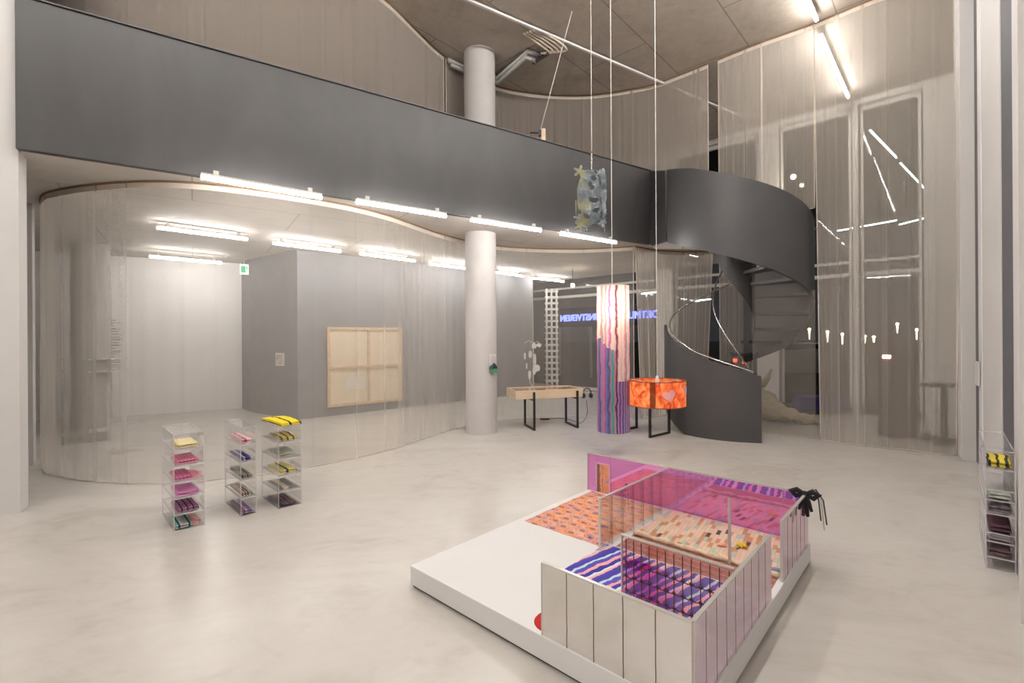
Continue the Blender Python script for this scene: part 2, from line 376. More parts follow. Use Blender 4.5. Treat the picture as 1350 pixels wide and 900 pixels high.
# ------------------------------------------------------------------ columns
def column(px, pyf, wpx, label):
    f = onz(px, pyf); r = wpx / 2 * f.y / FP * 1.03; c = Vector((f.x * (f.y + r) / f.y, f.y + r, 0)); return c, r
cc, cr = column(635, 573.5, 41, '')
mb = MB(); mb.lathe([(cr, 0), (cr, ZC)], 64, tuple(cc)); mb.v = [v - cc for v in mb.v]
col = mb.build('column', M['column'], smooth=True, loc=cc); tag(col, 'round pale grey concrete column rising through the gallery in mid hall', 'column')
c2, r2 = column(121, 566, 41, '')
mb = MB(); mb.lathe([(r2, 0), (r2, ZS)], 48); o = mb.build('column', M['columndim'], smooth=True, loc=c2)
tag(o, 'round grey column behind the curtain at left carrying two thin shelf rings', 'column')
for py, w_ in ((489, 'lower'), (473, 'upper')):
    z = HC + ray(121, py).z * c2.y
    mb = MB(); poly = []
    for x, y in ((-.48, -.36), (.40, -.36), (.40, .36), (-.48, .36)): poly.append((x, y))
    mb.box((-0.03, 0, 0), (0.98, 0.72, 0.022)); 
    o = mb.build('ring_shelf', M['white'], loc=(c2.x, c2.y, z), rotz=0.35, bevel=0.004)
    tag(o, 'thin white shelf board around the left column, the %s of two' % w_, 'shelf', 'shelf boards around the left column')

# ------------------------------------------------------------------ curtains
PLAN = [(-6.30, 6.55), (-6.16, 6.25), (-5.75, 5.88), (-5.2, 5.64), (-4.65, 5.5), (-4.1, 5.44), (-3.6, 5.52), (-3.0, 5.82), (-2.44, 6.25), (-2.1, 6.6), (-1.78, 7.08), (-1.53, 7.64), (-1.27, 8.2), (-.87, 8.83), (-.3, 9.38), (.38, 9.66), (1.1, 9.78), (1.75, 9.74), (2.4, 9.55), (2.85, 9.35), (3.2, 9.04), (3.67, 8.60), (4.2, 8.08), (4.85, 7.55), (5.3, 7.08), (5.7, 6.76), (6.09, 6.45)]
FULL = crom([Vector((x, y, 0)) for x, y in PLAN], 0.012)
def sub(x0, x1, y0=None):
    return [p for p in FULL if x0 <= p.x <= x1 and (y0 is None or p.y < y0)]
def curtain(name, label, line, z0, z1, mat, seed=1, fine=0.012, wl=0.16, pleats=0.5, pamp=0.05, rows=14, z1f=None, group=None, spread=0.0, track=True, tilt=0.0, sides=True):
    rnd = random.Random(seed); n = len(line); s = [0.0]
    for a, b in zip(line, line[1:]): s.append(s[-1] + (b - a).length)
    Ltot = s[-1]; pl = []; p = rnd.uniform(0, pleats)
    while p < Ltot: pl.append((p, rnd.uniform(0.4, 1) * pamp * rnd.choice((-1, 1)), rnd.uniform(0.012, 0.035))); p += rnd.uniform(0.35, 1.6) * pleats
    ph = rnd.uniform(0, 6); offs = []
    for i in range(n):
        ds = s[i] - s[i - 1] if i else 0; ph += ds * 2 * PI / (wl * (0.75 + 0.5 * mnoise.noise(Vector((s[i] * 0.9, seed, 0)))))
        am = 0.35 + 0.9 * abs(mnoise.noise(Vector((s[i] * 0.7, 3.1, seed))))
        o = fine * am * (0.55 * math.sin(ph) + 1.6 * mnoise.noise(Vector((s[i] * 3.1, seed * 1.7, 4))) + 0.8 * mnoise.noise(Vector((s[i] * 8.0, seed * 1.7, 9))))
        for c, a, w_ in pl:
            d = (s[i] - c) / w_
            if abs(d) < 4: o += a * math.exp(-d * d)
        offs.append(o)
    org = line[0]; vs = []
    for r in range(rows + 1):
        t = r / rows
        for i, p in enumerate(line):
            tg = (line[min(i + 1, n - 1)] - line[max(i - 1, 0)]).normalized(); nn = Vector((-tg.y, tg.x, 0))
            top = z1f(i / (n - 1)) if z1f else z1
            lo = z0 + 0.012 * mnoise.noise(Vector((s[i] * 2.2, seed, 5))) + 0.012
            k = 0.45 + 0.55 * (1 - t) + 0.25 * mnoise.noise(Vector((s[i] * 0.5, t * 2, seed)))
            q = p + nn * offs[i] * k + tg * (tilt * (1 - t) * (0.5 - i / (n - 1)))
            vs.append((q.x - org.x, q.y - org.y, lerp(lo, top, t)))
    fs = [(r * n + i, r * n + i + 1, (r + 1) * n + i + 1, (r + 1) * n + i) for r in range(rows) for i in range(n - 1)]
    root = thing(name, label, 'curtain', (org.x, org.y, 0), 0, group)
    mb = MB(); mb.add(vs, fs); mb.build('fabric', mat, root, smooth=True)
    def edge(i, w_=0.008):                          # hemmed side edges, denser than the cloth
        mb.tube([vs[r * n + i] for r in range(rows + 1)], w_, 6)
    mb = MB()
    if sides: edge(0); edge(n - 1)
    mb.tube([vs[i] for i in range(0, n, 3)], 0.006, 5); mb.build('hem', M['tape'], root, smooth=True)
    if track:
        pts = [(p.x - org.x, p.y - org.y, (z1f(i / (n - 1)) if z1f else z1)) for i, p in enumerate(line)][::4] + [(line[-1].x - org.x, line[-1].y - org.y, z1f(1) if z1f else z1)]
        mb = MB()
        for a, b in zip(pts, pts[1:]): mb.bar(Vector(a) - Vector((0, 0, 0.03)), Vector(b) - Vector((0, 0, 0.03)), 0.012, 0.06)
        mb.build('heading_tape', M['tape'], root)
        mb = MB()
        for a, b in zip(pts, pts[1:]): mb.bar(Vector(a) + Vector((0, 0, 0.012)), Vector(b) + Vector((0, 0, 0.012)), 0.035, 0.022)
        mb.build('track', M['track'], root)
    return root
low = [p for p in FULL if p.x <= 2.45]
curtain('sheer_curtain', 'long pale see-through curtain curving under the gallery, with the stretcher canvas behind it', low, 0.0, ZS - 0.025, M['sheerlow'], 3, 0.008, 0.3, 0.42, 0.022)
curtain('sheer_curtain', 'narrow gathered curtain beneath the gallery, behind the orange drum lamp and stair', crom([Vector(p) for p in ((2.47, 9.5, 0), (3.0, 9.93, 0), (3.6, 10.1, 0), (4.27, 10.12, 0))], 0.015), 0.0, ZS - 0.03, M['sheer'], 8, 0.035, 0.10, 0.22, 0.06, tilt=0.35)
curtain('sheer_curtain', 'bunched curtain hanging right behind the inner core of the spiral stair', crom([Vector(p) for p in ((4.42, 10.12, 0), (4.75, 10.05, 0), (5.02, 9.95, 0))], 0.01), 0.0, ZS - 0.03, M['sheer'], 9, 0.05, 0.08, 0.2, 0.05)
curtain('sheer_curtain', 'short curtain across the stair entrance, below the spiral parapet', crom([Vector((4.15, 8.22, 0)), Vector((4.5, 7.93, 0)), Vector((4.86, 7.63, 0))], 0.015), 0.0, 2.6, M['sheerthin'], 10, 0.010, 0.3, 0.22, 0.02, z1f=lambda t: lerp(2.85, 2.38, t), track=False, sides=False)
curtain('sheer_curtain', 'tall floor length curtain at right in front of the street windows', [p for p in FULL if p.x >= 4.82], 0.0, ZC - 0.03, M['sheer'], 12, 0.020, 0.30, 0.17, 0.035, 20, tilt=0.12)
up1 = [p for p in FULL if p.x <= -1.17 and (p.y < 8.45)]
curtain('sheer_curtain', 'upper curtain above the gallery parapet, left of the column', up1, ZS + 0.36, ZC - 0.03, M['sheertop'], 14, 0.014, 0.3, 0.3, 0.02)
curtain('sheer_curtain', 'upper curtain above the gallery parapet, from the column to the dark slit over the stair', [p for p in FULL if -1.15 <= p.x <= 3.60 and p.y > 8.3], ZT - 0.3, ZC - 0.03, M['sheertop'], 15, 0.014, 0.25, 0.22, 0.022)
curtain('sheer_curtain', 'narrow gathered upper curtain just right of the dark slit above the stair', [p for p in FULL if 3.72 <= p.x <= 4.24], ZS + 0.5, ZC - 0.03, M['sheer'], 16, 0.035, 0.1, 0.16, 0.05)
curtain('sheer_curtain', 'upper curtain over the highest turn of the stair, beside the long right curtain', [p for p in FULL if 4.235 <= p.x <= 4.83], ZS + 0.2, ZC - 0.03, M['sheer'], 17, 0.016, 0.22, 0.15, 0.03)

# ------------------------------------------------------------------ spiral stair
st = thing('spiral_stair', 'dark grey spiral stair with solid curved parapet at the gallery end', 'stair', sc)
TOP = [(0, 1.03), (50, 1.36), (100, 1.84), (200, 2.74), (295, 3.53), (352, 3.97), (377, 4.16), (410, 4.44), (442, 4.64)]
BOT = [(0, 0.0), (58, 0.0), (85, 0.27), (120, 0.55), (200, 1.06), (250, 1.5), (290, 2.2), (305, 2.29), (330, 2.50), (352, 2.68), (377, 2.87), (410, 3.12), (442, 3.34)]
def sp(r, a, z): th = math.radians(-97.6 - a); return Vector((r * math.cos(th), r * math.sin(th), z))
def ribbon(a0, a1, r, th, top, bot, n=90):
    mb = MB(); vs = []; 
    for i in range(n + 1):
        a = lerp(a0, a1, i / n); zt, zb = top(a), bot(a)
        vs += [sp(r, a, zb), sp(r, a, zt), sp(r - th, a, zt), sp(r - th, a, zb)]
    fs = [(i * 4 + k, i * 4 + (k + 1) % 4, i * 4 + 4 + (k + 1) % 4, i * 4 + 4 + k) for i in range(n) for k in range(4)]
    mb.add(vs, fs + [(0, 3, 2, 1), (n * 4, n * 4 + 1, n * 4 + 2, n * 4 + 3)]); return mb
T = lambda a: table(TOP, a)
B = lambda a: table(BOT, a)
def sm(o): smooth_by_angle(o, 40); return o
sm(ribbon(0, 104, sr, 0.05, T, B).build('parapet', M['stairpaint'], st))
sm(ribbon(205, 442, sr, 0.05, T, B, 160).build('parapet', M['stairpaint'], st))
sm(ribbon(258, 442, 0.32, 0.02, lambda a: T(a) - 0.1, lambda a: 1.62 + 0.0077 * (a - 262), 80).build('inner_parapet', M['stairpaint'], st))
NTR = 19
for i in range(NTR):
    a0 = 12 + i * (430 / NTR); a1 = a0 + 430 / NTR + 2; z = table([(0, .08), (60, .43), (100, .62), (150, .90), (200, 1.28), (260, 1.9), (300, 2.42), (442, 3.62)], (a0 + a1) / 2)
    mb = MB(); vs = []; m = 6
    for j in range(m + 1):
        a = lerp(a0, a1, j / m); vs += [sp(sr - 0.05, a, z - 0.05), sp(sr - 0.05, a, z), sp(0.33, a, z), sp(0.33, a, z - 0.05)]
    mb.add(vs, [(j * 4 + k, j * 4 + (k + 1) % 4, j * 4 + 4 + (k + 1) % 4, j * 4 + 4 + k) for j in range(m) for k in range(4)] + [(0, 3, 2, 1), (m * 4, m * 4 + 1, m * 4 + 2, m * 4 + 3)])
    mb.build('tread', M['stairpaint'], st)
mb = MB(); mb.tube([sp(sr - 0.09, a, T(a) + 0.03) for a in range(4, 226, 3)], 0.017, 8); h = mb.build('handrail', M['chrome'], st, smooth=True); h['label'] = 'bright steel handrail'
mb = MB(); mb.tube([sp(0.36, a, 1.05 + (a + 20) * 0.0100) for a in range(-20, 176, 4)], 0.014, 8); mb.build('handrail', M['chrome'], st, smooth=True)

# ------------------------------------------------------------------ tube lights
def tube_light(p, q, label, group, mat=None, drop=0.045, name='tube_light'):
    p, q = Vector(p), Vector(q); c = (p + q) / 2; d = q - p; rot = math.atan2(d.y, d.x); L = d.length
    t = thing(name, label, 'light', (c.x, c.y, c.z), rot, group)
    mb = MB(); mb.tube([(-L / 2, 0, 0), (L / 2, 0, 0)], 0.021, 12); mb.build('diffuser', mat or M['tube'], t, smooth=False)
    mb = MB(); mb.box((0, 0, 0.036), (L, 0.05, 0.022)); mb.build('housing', M['pale'], t)
    for s in (-1, 1):
        mb = MB(); mb.box((s * L * 0.39, 0, 0.047 + drop / 2), (0.05, 0.03, drop)); mb.build('bracket', M['pale'], t)
    return t
ZL = ZS - 0.11
g1 = 'tube lights along the front edge of the gallery soffit'
for (x0, y0, x1, y1), w_ in zip(((265, 233.5, 424, 260.5), (470, 266, 588, 285), (621, 290, 713, 304), (739, 308, 812, 320)),
        ('longest and nearest of its row', 'left of the main column', 'crossing above the main column', 'under the hanging glass piece')):
    a, b = onz(x0, y0, ZL), onz(x1, y1, ZL)
    tube_light(a, b, 'tube light below the dark parapet, ' + w_, g1)
g2 = 'tube lights behind the curtain in line over the grey wall'
for (x0, y0, x1, y1), w_ in zip(((207, 300, 326, 315.5), (360, 320.5, 449, 331.5), (475, 334.5, 547, 344), (567, 348, 640, 357), (652, 358.5, 690, 364), (702, 366.5, 743, 371)),
        ('over the white back wall, first of its row', 'above the edge of the grey wall', 'above the stretcher canvas', 'ending at the left of the main column', 'starting at the right of the main column', 'last of its row, next to the bright spot lamp')):
    tube_light(onz(x0, y0, ZL), onz(x1, y1, ZL), 'tube light seen through the curtain, ' + w_, g2)
tube_light(onz(197, 338, ZL - 0.05), onz(292, 346.5, ZL - 0.05), 'rearmost tube light behind the curtain, close to the green exit sign', None)
a = Vector((3.5, 9.3, ZS - 0.10)); a = ony(897, 333, 10.4); b = ony(921, 337, 10.9)
tube_light(a, b, 'tube light peeping out under the stair parapet at the gallery end', None, drop=0.04)
ZH = ZC - 0.12
ha, hb = onz(1082, 47, ZH), onz(1118, 128, ZH); hd = (hb - ha).normalized()
tube_light(ha, hb, 'long ceiling tube light behind the right curtain', None, M['softtube'], 0.05)
hc_ = onz(1076.5, 27, ZH)
for i in range(4):
    a = hc_ - hd * (1.9 * i); tube_light(a - hd * 1.75, a, 'ceiling tube light above the right half of the hall, in front of the curtain' if i == 0 else 'added unseen ceiling tube light continuing the hall row towards the viewer', None if i == 0 else 'added hall ceiling tubes above the viewer', M['softtube' if i == 0 else 'fillrighttube'], 0.05)  # tubes after the first are added unseen, continuing the row to brighten the hall
for i in range(4):
    a = Vector((-3.6, 3.0, ZH)) - hd * (1.95 * (i - 0.6)) + Vector((0.9, 0, 0)); tube_light(a - hd * 1.75, a, 'added unseen ceiling tube light on the left above the viewer', 'added hall ceiling tubes above the viewer', M['filltube'], 0.05)  # added row out of view, to light the hall evenly
for i in range(3):
    a = Vector((-4.4 + i * 1.45, -0.6 - i * 1.32, 4.4)); tube_light(a, a + AN * 1.6, 'added unseen fill tube light behind the viewer', 'added fill tubes behind the viewer', M['filltube'], ZC - 4.4 - 0.06)  # added row behind the viewer, brightens the platform side
# lighting rail with its lamps
ra, rb2 = onz(600, -7, ZC - 0.05), onz(985, 157, ZC - 0.05)
rt = thing('lighting_rail', 'slim white lighting rail running across the hall ceiling', 'rail', ra)
mb = MB(); mb.bar((0, 0, 0), rb2 - ra, 0.04, 0.035); mb.build('rail', M['white'], rt)
p = onz(927, 132, ZC - 0.08); pb = ony(929.5, 143, p.y)
sl = thing('spot_lamp', 'round white lamp under the lighting rail behind the upper curtain', 'lamp', p)
mb = MB(); mb.tube([(0, 0, 0.02), (0, 0, pb.z - p.z + 0.09)], 0.02); mb.build('stem', M['white'], sl)
mb = MB(); mb.ball((0, 0, pb.z - p.z), 0.075); mb.build('globe', M['white'], sl, smooth=True)
def spot(px, py, Y, r, label, mat, ztop):
    c = ony(px, py, Y); t = thing('spot_lamp', label, 'lamp', (c.x, c.y, ztop))
    mb = MB(); mb.tube([(0, 0, 0), (0, 0, c.z - ztop + r)], 0.008); mb.build('stem', M['black'], t)
    mb = MB(); mb.ball((0, 0, c.z - ztop), r); mb.build('globe', mat, t, smooth=True)
spot(755, 376, 12.6, 0.05, 'dazzling small spot lamp under the gallery, right of the last tube light', M['bulb'], ZS)
spot(1046, 233, 10.6, 0.05, 'small bright lamp glowing through the curtain above the stair', M['bulb'], ZC)

# ------------------------------------------------------------------ ceiling services
pp = thing('heating_pipes', 'two grey insulated pipes bending around the column top under the ceiling', 'pipe', (0, 0, 0))
z = ZC - 0.06
mb = MB(); mb.tube([onz(590, 79, z), onz(620, 92, z), onz(655, 104, z), onz(697, 67, z), onz(712, 73, z)], 0.05, 12); mb.build('pipe', M['pipe'], pp, smooth=True)
z2 = ZC - 0.14
mb = MB(); mb.tube([onz(594, 85, z2), onz(622, 97, z2), onz(657, 109, z2), onz(694, 75, z2), onz(706, 80, z2)], 0.045, 12); mb.build('pipe', M['pipe'], pp, smooth=True)
mf = thing('pipe_manifold', 'dark valve manifold with a fan of beige hoses on the ceiling', 'pipe', onz(712, 77, ZC - 0.02)); o0 = mf.location.copy()
mb = MB()
for i in range(6):
    p = onz(704 + i * 3.6, 82 - i * 2.2, ZC - 0.15) - o0; mb.ball(p, 0.035, 6); mb.tube([p, p + Vector((0.02, 0.05, 0.12))], 0.02, 6)
mb.build('valves', M['dark'], mf, smooth=True)
for i in range(5):
    a, b = onz(690 + i * 4, 44 - i * 1.4, ZC - 0.01), onz(713 + i * 3.2, 70 - i * 0.5, ZC - 0.13)
    m1, m2 = lerp(a, b, 0.4) + Vector((0.12 + .03 * i, 0, -0.03)), lerp(a, b, 0.8) + Vector((0.20 + 0.03 * i, 0.02, -0.04))
    mb = MB(); mb.tube([p - o0 for p in crom([a, m1, m2, b], 0.04)], 0.017, 8); mb.build('hose', M['hose'], mf, smooth=True)
# clamp on the parapet with its wire
cp = ony(716.5, 178, 7.98); cp = Vector((cp.x, cp.y, ZT + 0.012))
ct = thing('wooden_clamp', 'small pale wooden block with a dark clamp standing on the gallery parapet', 'clamp', cp)
mb = MB(); mb.box((0, 0.03, 0.11), (0.07, 0.07, 0.22)); mb.build('block', M['wood'], ct, bevel=0.004)
mb = MB(); mb.box((-0.06, 0.02, 0.15), (0.05, 0.05, 0.1)); mb.tube([(-0.06, 0.02, 0.15), (-0.22, 0.02, 0.16)], 0.012); mb.build('clamp', M['black'], ct)
wa = onz(754, 15, ZC); mb = MB(); o0 = cp + Vector((-0.05, 0.02, 0.2))
mb.tube([(0, 0, 0), wa - o0], 0.006, 6); tag(mb.build('wire', M['cord'], loc=o0), 'slanting thin wire from the parapet clamp up to the ceiling', 'wire')

# ------------------------------------------------------------------ hanging pieces
def cord(px, py0, Y, r=0.006, label=''):
    r *= 0.75
    p = ony(px, py0, Y); mb = MB(); mb.tube([(0, 0, 0), (0, 0, ZC - p.z)], r, 6)
    return tag(mb.build('cord', M['cord'], loc=p), label, 'cord')
def m_plate():
    k = NT('cast_glass'); o = k.obj(); x, y, z = k.xyz(o)
    f = k.noise(o, 7, 5, 0.6, dist=0.8); g = k.noise(o, 5.0, 3)
    c = k.ramp(f, [(0.3, (0.10, 0.125, 0.145)), (0.5, (0.19, 0.225, 0.25)), (0.7, (0.42, 0.46, 0.48))])
    ym = k.math('ADD', k.math('MULTIPLY', x, -2.4), k.math('MULTIPLY', k.math('SUBTRACT', g, 0.5), 3.0), clamp=True)
    c = k.mix(ym, c, (0.36, 0.32, 0.12))
    return k.done(mixs(k, 0.3, k.bsdf(c, 0.25, 0, 0.6, k.bump(k.noise(o, 30, 4), 0.6, 0.01)), k.n('ShaderNodeBsdfTranslucent', {0: c}).outputs[0]))
M['plate'] = m_plate()
HY = 6.55; hp = ony(779, 262, HY); u = HY / FP
def ell(x, y, cx, cy, a, b, r=0.0):
    c, s = math.cos(r), math.sin(r); dx, dy = x - cx, y - cy; X, Y = dx * c + dy * s, -dx * s + dy * c
    return (X / a) ** 2 + (Y / b) ** 2
def star(x, y, cx, cy, r, n=5, ph=0.3):
    d = math.hypot(x - cx, y - cy); a = math.atan2(y - cy, x - cx); return d < r * (0.68 + 0.32 * math.cos(n * a + ph))
def inside(x, y):                                  # outline in photo-sized units about the plate's middle
    nz = 1.4 * mnoise.noise(Vector((x * 0.25, y * 0.25, 2.0))) + 0.9 * mnoise.noise(Vector((x * 0.7, y * 0.7, 5.0)))
    ok = ell(x, y, -1 + nz, -2, 18 + nz, 37 + nz) < 1 or star(x, y, -15, -35, 9) or star(x, y, -16, 27, 8, 5, 1) or star(x, y, -16, 37, 7.5, 4, 2) \
        or ell(x, y, 17, -16, 4.5 + nz, 26) < 1 or ell(x, y, 18, 14, 3 + nz, 18) < 1 or star(x, y, 15, 31, 7, 4, 1) or star(x, y, 12, -35, 6, 5, 0) or ell(x, y, -8, 33, 9, 6) < 1
    for h in ((4, -28, 4.5, 3.2, .2), (-1, -19, 3, 3, .6), (1.5, -15, 2.8, 4, .5), (4, 1, 7.5, 4, -.1), (7, 14, 6, 3.6, -.6), (-6, 24, 5, 3, .3), (13.2, -22, 1.3, 5, 0), (13.5, 2, 1.2, 6, 0), (-15.5, 18, 2, 3, 0)):
        if ell(x + nz * 1.1, y + nz * 0.8, *h) < 0.85: ok = False
    return ok
mb = MB(); idx = {}; NX, NY, st_ = 62, 112, 0.8
def vid(i, j):
    if (i, j) not in idx:
        x, y = -25 + i * st_, -45 + j * st_; idx[i, j] = len(mb.v)
        mb.v.append(Vector((x * u, 0.035 * math.sin(x * 0.12) + 0.02 * mnoise.noise(Vector((x * .08, y * .08, 7))), -y * u)))
    return idx[i, j]
for i in range(NX):
    for j in range(NY):
        if inside(-25 + (i + .5) * st_, -45 + (j + .5) * st_):
            mb.f.append((vid(i, j), vid(i, j + 1), vid(i + 1, j + 1), vid(i + 1, j))); mb.mi.append(0)
ht = thing('glass_relief', 'hanging pierced blue and yellow glass-like relief with flower edges in front of the parapet', 'sculpture', hp)
o = mb.build('plate', M['plate'], ht, smooth=True)
sm_ = o.modifiers.new('smooth', 'SMOOTH'); sm_.iterations = 3; sm_.factor = 0.5
so = o.modifiers.new('thick', 'SOLIDIFY'); so.thickness = 0.016; so.offset = 0
mb = MB()
for x, y0, y1 in ((-9, 36, 43), (-5.5, 38, 43.5), (17.5, 33, 44), (-20, 2, 26)):
    mb.tube([(x * u, 0, -y0 * u), (x * u + 0.004, 0, -y1 * u)], [0.011, 0.005], 6)
mb.build('drips', M['plate'], ht, smooth=True)
mb = MB()
for k in range(7): mb.ball((0.012, 0.0, (39 + k * 2.2) * u), 0.011, 5)
mb.tube([(0.012, 0, 53 * u), (0.012, 0, 62 * u)], 0.01, 6); mb.build('chain', M['chrome'], ht, smooth=True)
cord(780, 199, HY, 0.006, 'thin cord holding the hanging glass-like relief, leftmost of the three straight cords')

# striped column lamp
def m_stripelamp():
    k = NT('marbled_lamp_silk'); o = k.obj(); x, y, z = k.xyz(o)
    an = k.math('ARCTAN2', x, k.math('MULTIPLY', y, -1.0))
    wob = k.math('MULTIPLY', k.math('SUBTRACT', k.noise(o, 5.5, 4, 0.6), 0.5), 0.42)
    fu = k.math('FRACT', k.math('ADD', k.math('MULTIPLY', k.math('ADD', an, wob), 0.62), 0.5))
    cu = k.ramp(fu, [(0, (.95, .86, .75)), (.09, (.85, .30, .45)), (.16, (.97, .92, .85)), (.26, (.65, .08, .40)), (.32, (.98, .94, .85)), (.42, (.95, .80, .70)), (.50, (.35, .02, .25)), (.54, (.80, .42, .33)), (.60, (.97, .92, .85)), (.70, (.95, .65, .5)), (.78, (.98, .94, .9)), (.88, (.75, .25, .3)), (.95, (.2, .5, .38)), (1, (.95, .86, .75))])
    an2 = k.math('ADD', an, k.math('MULTIPLY', wob, 0.55))
    fl = k.math('FRACT', k.math('MULTIPLY', an2, 1.25))
    cl = k.ramp(fl, [(0, (.06, .02, .18)), (.12, (.55, .45, .62)), (.25, (.16, .04, .28)), (.4, (.62, .35, .55)), (.5, (.10, .05, .30)), (.65, (.35, .42, .62)), (.78, (.30, .03, .25)), (.9, (.6, .5, .66)), (1, (.06, .02, .18))])
    # the lower cloth, and the blue and green panel at its left
    low = k.math('LESS_THAN', z, 0.72)
    c = k.mix(low, cu, cl)
    left = k.math('MULTIPLY', k.math('LESS_THAN', k.math('ADD', an, wob), -0.08), k.math('LESS_THAN', k.math('ADD', z, k.math('ADD', k.math('MULTIPLY', an, 0.15), k.math('MULTIPLY', wob, 1.3))), 1.12))
    cb = k.ramp(k.math('FRACT', k.math('ADD', k.math('MULTIPLY', k.math('ADD', an, wob), 1.5), 0.25)), [(0, (.75, .3, .5)), (.2, (.55, .12, .42)), (.3, (.25, .28, .6)), (.42, (.12, .2, .5)), (.45, (.12, .45, .28)), (.50, (.10, .06, .25)), (.7, (.5, .3, .5))])
    c = k.mix(left, c, cb)
    seam = k.math('LESS_THAN', k.math('ABSOLUTE', k.math('ADD', an, wob)), 0.05)
    c = k.mix(k.math('MULTIPLY', seam, 0.75), c, (.16, .03, .07))
    gl = k.math('LESS_THAN', k.math('ABSOLUTE', k.math('ADD', an, k.math('ADD', k.math('MULTIPLY', wob, 0.7), 0.24))), 0.075)
    c = k.mix(k.math('MULTIPLY', gl, k.math('LESS_THAN', z, 1.15)), c, (.10, .50, .32))
    return k.done(mixs(k, 0.5, k.bsdf(c, 0.6, 0, 0.2), k.n('ShaderNodeBsdfTranslucent', {0: c}).outputs[0]))
LY = 6.75; lt_, lb_ = ony(807, 377.5, LY), ony(809, 568, LY); LR = 21 * LY / FP
lt = thing('column_lamp', 'tall cylindrical hanging lamp in marbled pink, white and purple stripes', 'lamp', (lb_.x, LY, lb_.z)); LH = lt_.z - lb_.z
mb = MB(); mb.lathe([(LR * (1 + 0.012 * math.sin(i * 1.3)), LH * i / 24) for i in range(25)], 56); mb.build('lamp_shade', m_stripelamp(), lt, smooth=True)
mb = MB(); mb.lathe([(LR, LH - 0.004), (LR, LH + 0.006), (LR - 0.008, LH + 0.006), (LR - 0.008, LH - 0.004)], 56); mb.bar((-LR, 0, LH), (LR, 0, LH), 0.008, 0.008)
mb.bar((0, -LR, LH), (0, LR, LH), 0.008, 0.008); mb.build('wire_frame', M['cord'], lt)
mb = MB(); mb.tube([(0, 0, LH + .02), (0, 0, LH - 0.12)], 0.022, 10); mb.build('socket', M['white'], lt)
mb = MB(); mb.ball((0, 0, LH - 0.2), 0.05); mb.build('bulb', emit('lamp_bulb', (1.0, 0.86, 0.66), 12.0), lt, smooth=True)
def lamp_light(parent, z, watts, r=0.05):
    l = bpy.data.lights.new('lamp_light', 'POINT'); l.energy = watts; l.color = (1.0, 0.84, 0.64); l.shadow_soft_size = r
    o = bpy.data.objects.new('lamp_light', l); C.objects.link(o); o.parent = parent; o.location = (0, 0, z)
lamp_light(lt, LH - 0.36, 2.2)
cord(807, 377, LY, 0.007, 'thin cord of the tall striped column lamp')
# orange drum lamp
def m_drum():
    k = NT('orange_dyed_silk'); o = k.obj(); x, y, z = k.xyz(o)
    an = k.math('ARCTAN2', x, k.math('MULTIPLY', y, -1.0))
    v = k.vec(k.math('MULTIPLY', an, 1.7), k.math('MULTIPLY', z, 3.4), 0.0)
    f = k.noise(v, 1.9, 5, 0.6, dist=0.9)
    c = k.ramp(f, [(0.28, (.30, .05, .02)), (0.4, (.62, .09, .03)), (0.5, (.85, .20, .07)), (0.6, (.90, .36, .13)), (0.72, (.92, .55, .28))])
    bar = k.math('LESS_THAN', k.math('ABSOLUTE', k.math('ADD', an, k.math('ADD', 0.42, k.math('MULTIPLY', k.noise(o, 9, 3), 0.06)))), 0.10)
    c = k.mix(k.math('MULTIPLY', bar, 0.85), c, (.10, .015, .008))
    return k.done(mixs(k, 0.6, k.bsdf(c, 0.6, 0, 0.2), k.n('ShaderNodeBsdfTranslucent', {0: c}).outputs[0]))
DY = 6.6; db, dt_ = ony(866.5, 533.5, DY), ony(866.5, 501, DY); DR = 36 * DY / FP; DH = dt_.z - db.z
dl = thing('drum_lamp', 'wide orange drum lamp with pink hearts hanging low beside the stair', 'lamp', (db.x, DY, db.z))
mb = MB(); mb.lathe([(DR, DH * i / 8) for i in range(9)], 64); mb.build('lamp_shade', m_drum(), dl, smooth=True)
mb = MB()
for z in (0, DH): mb.lathe([(DR + .003, z - .005), (DR + .003, z + .005), (DR - .006, z + .005), (DR - .006, z - .005), (DR + .003, z - .005)], 64)
mb.build('rim', plain('burnt_orange_trim', (.28, .05, .02), .7), dl)
mb = MB()
for k in range(3):
    a = k * 2 * PI / 3 + 0.4; mb.bar((0, 0, DH - 0.06), (DR * math.cos(a), DR * math.sin(a), DH), 0.006, 0.006)
mb.build('wire_frame', M['cord'], dl)
M['heart'] = plain('pink_silk', (.95, .46, .47), .7, var=.02)
for an, zc, sz, tl in ((0.12, 0.17, 0.085, 0.25), (0.98, 0.22, 0.085, -0.15), (-0.05, 0.36, 0.05, 0.0)):
    mb = MB(); pts = []
    for k in range(40):
        t = 2 * PI * k / 40; hx, hz = 0.058 * 16 * math.sin(t) ** 3 * sz / .9, 0.058 * (13 * math.cos(t) - 5 * math.cos(2 * t) - 2 * math.cos(3 * t) - math.cos(4 * t)) * sz / .9
        pts.append((hx * math.cos(tl) - hz * math.sin(tl), hx * math.sin(tl) + hz * math.cos(tl)))
    if zc > DH - 0.03: continue
    vs = []
    for off in (0.002, 0.006):
        R = DR + off; vs.append((R * math.sin(an), -R * math.cos(an), zc))
        for hx, hz in pts: vs.append((R * math.sin(an + hx / R), -R * math.cos(an + hx / R), zc + hz))
    mb.add(vs, [(0, 1 + k, 1 + (k + 1) % 40) for k in range(40)] + [(41, 42 + (k + 1) % 40, 42 + k) for k in range(40)] + [(1 + k, 1 + (k + 1) % 40, 42 + (k + 1) % 40, 42 + k) for k in range(40)])
    h = mb.build('heart', M['heart'], dl)
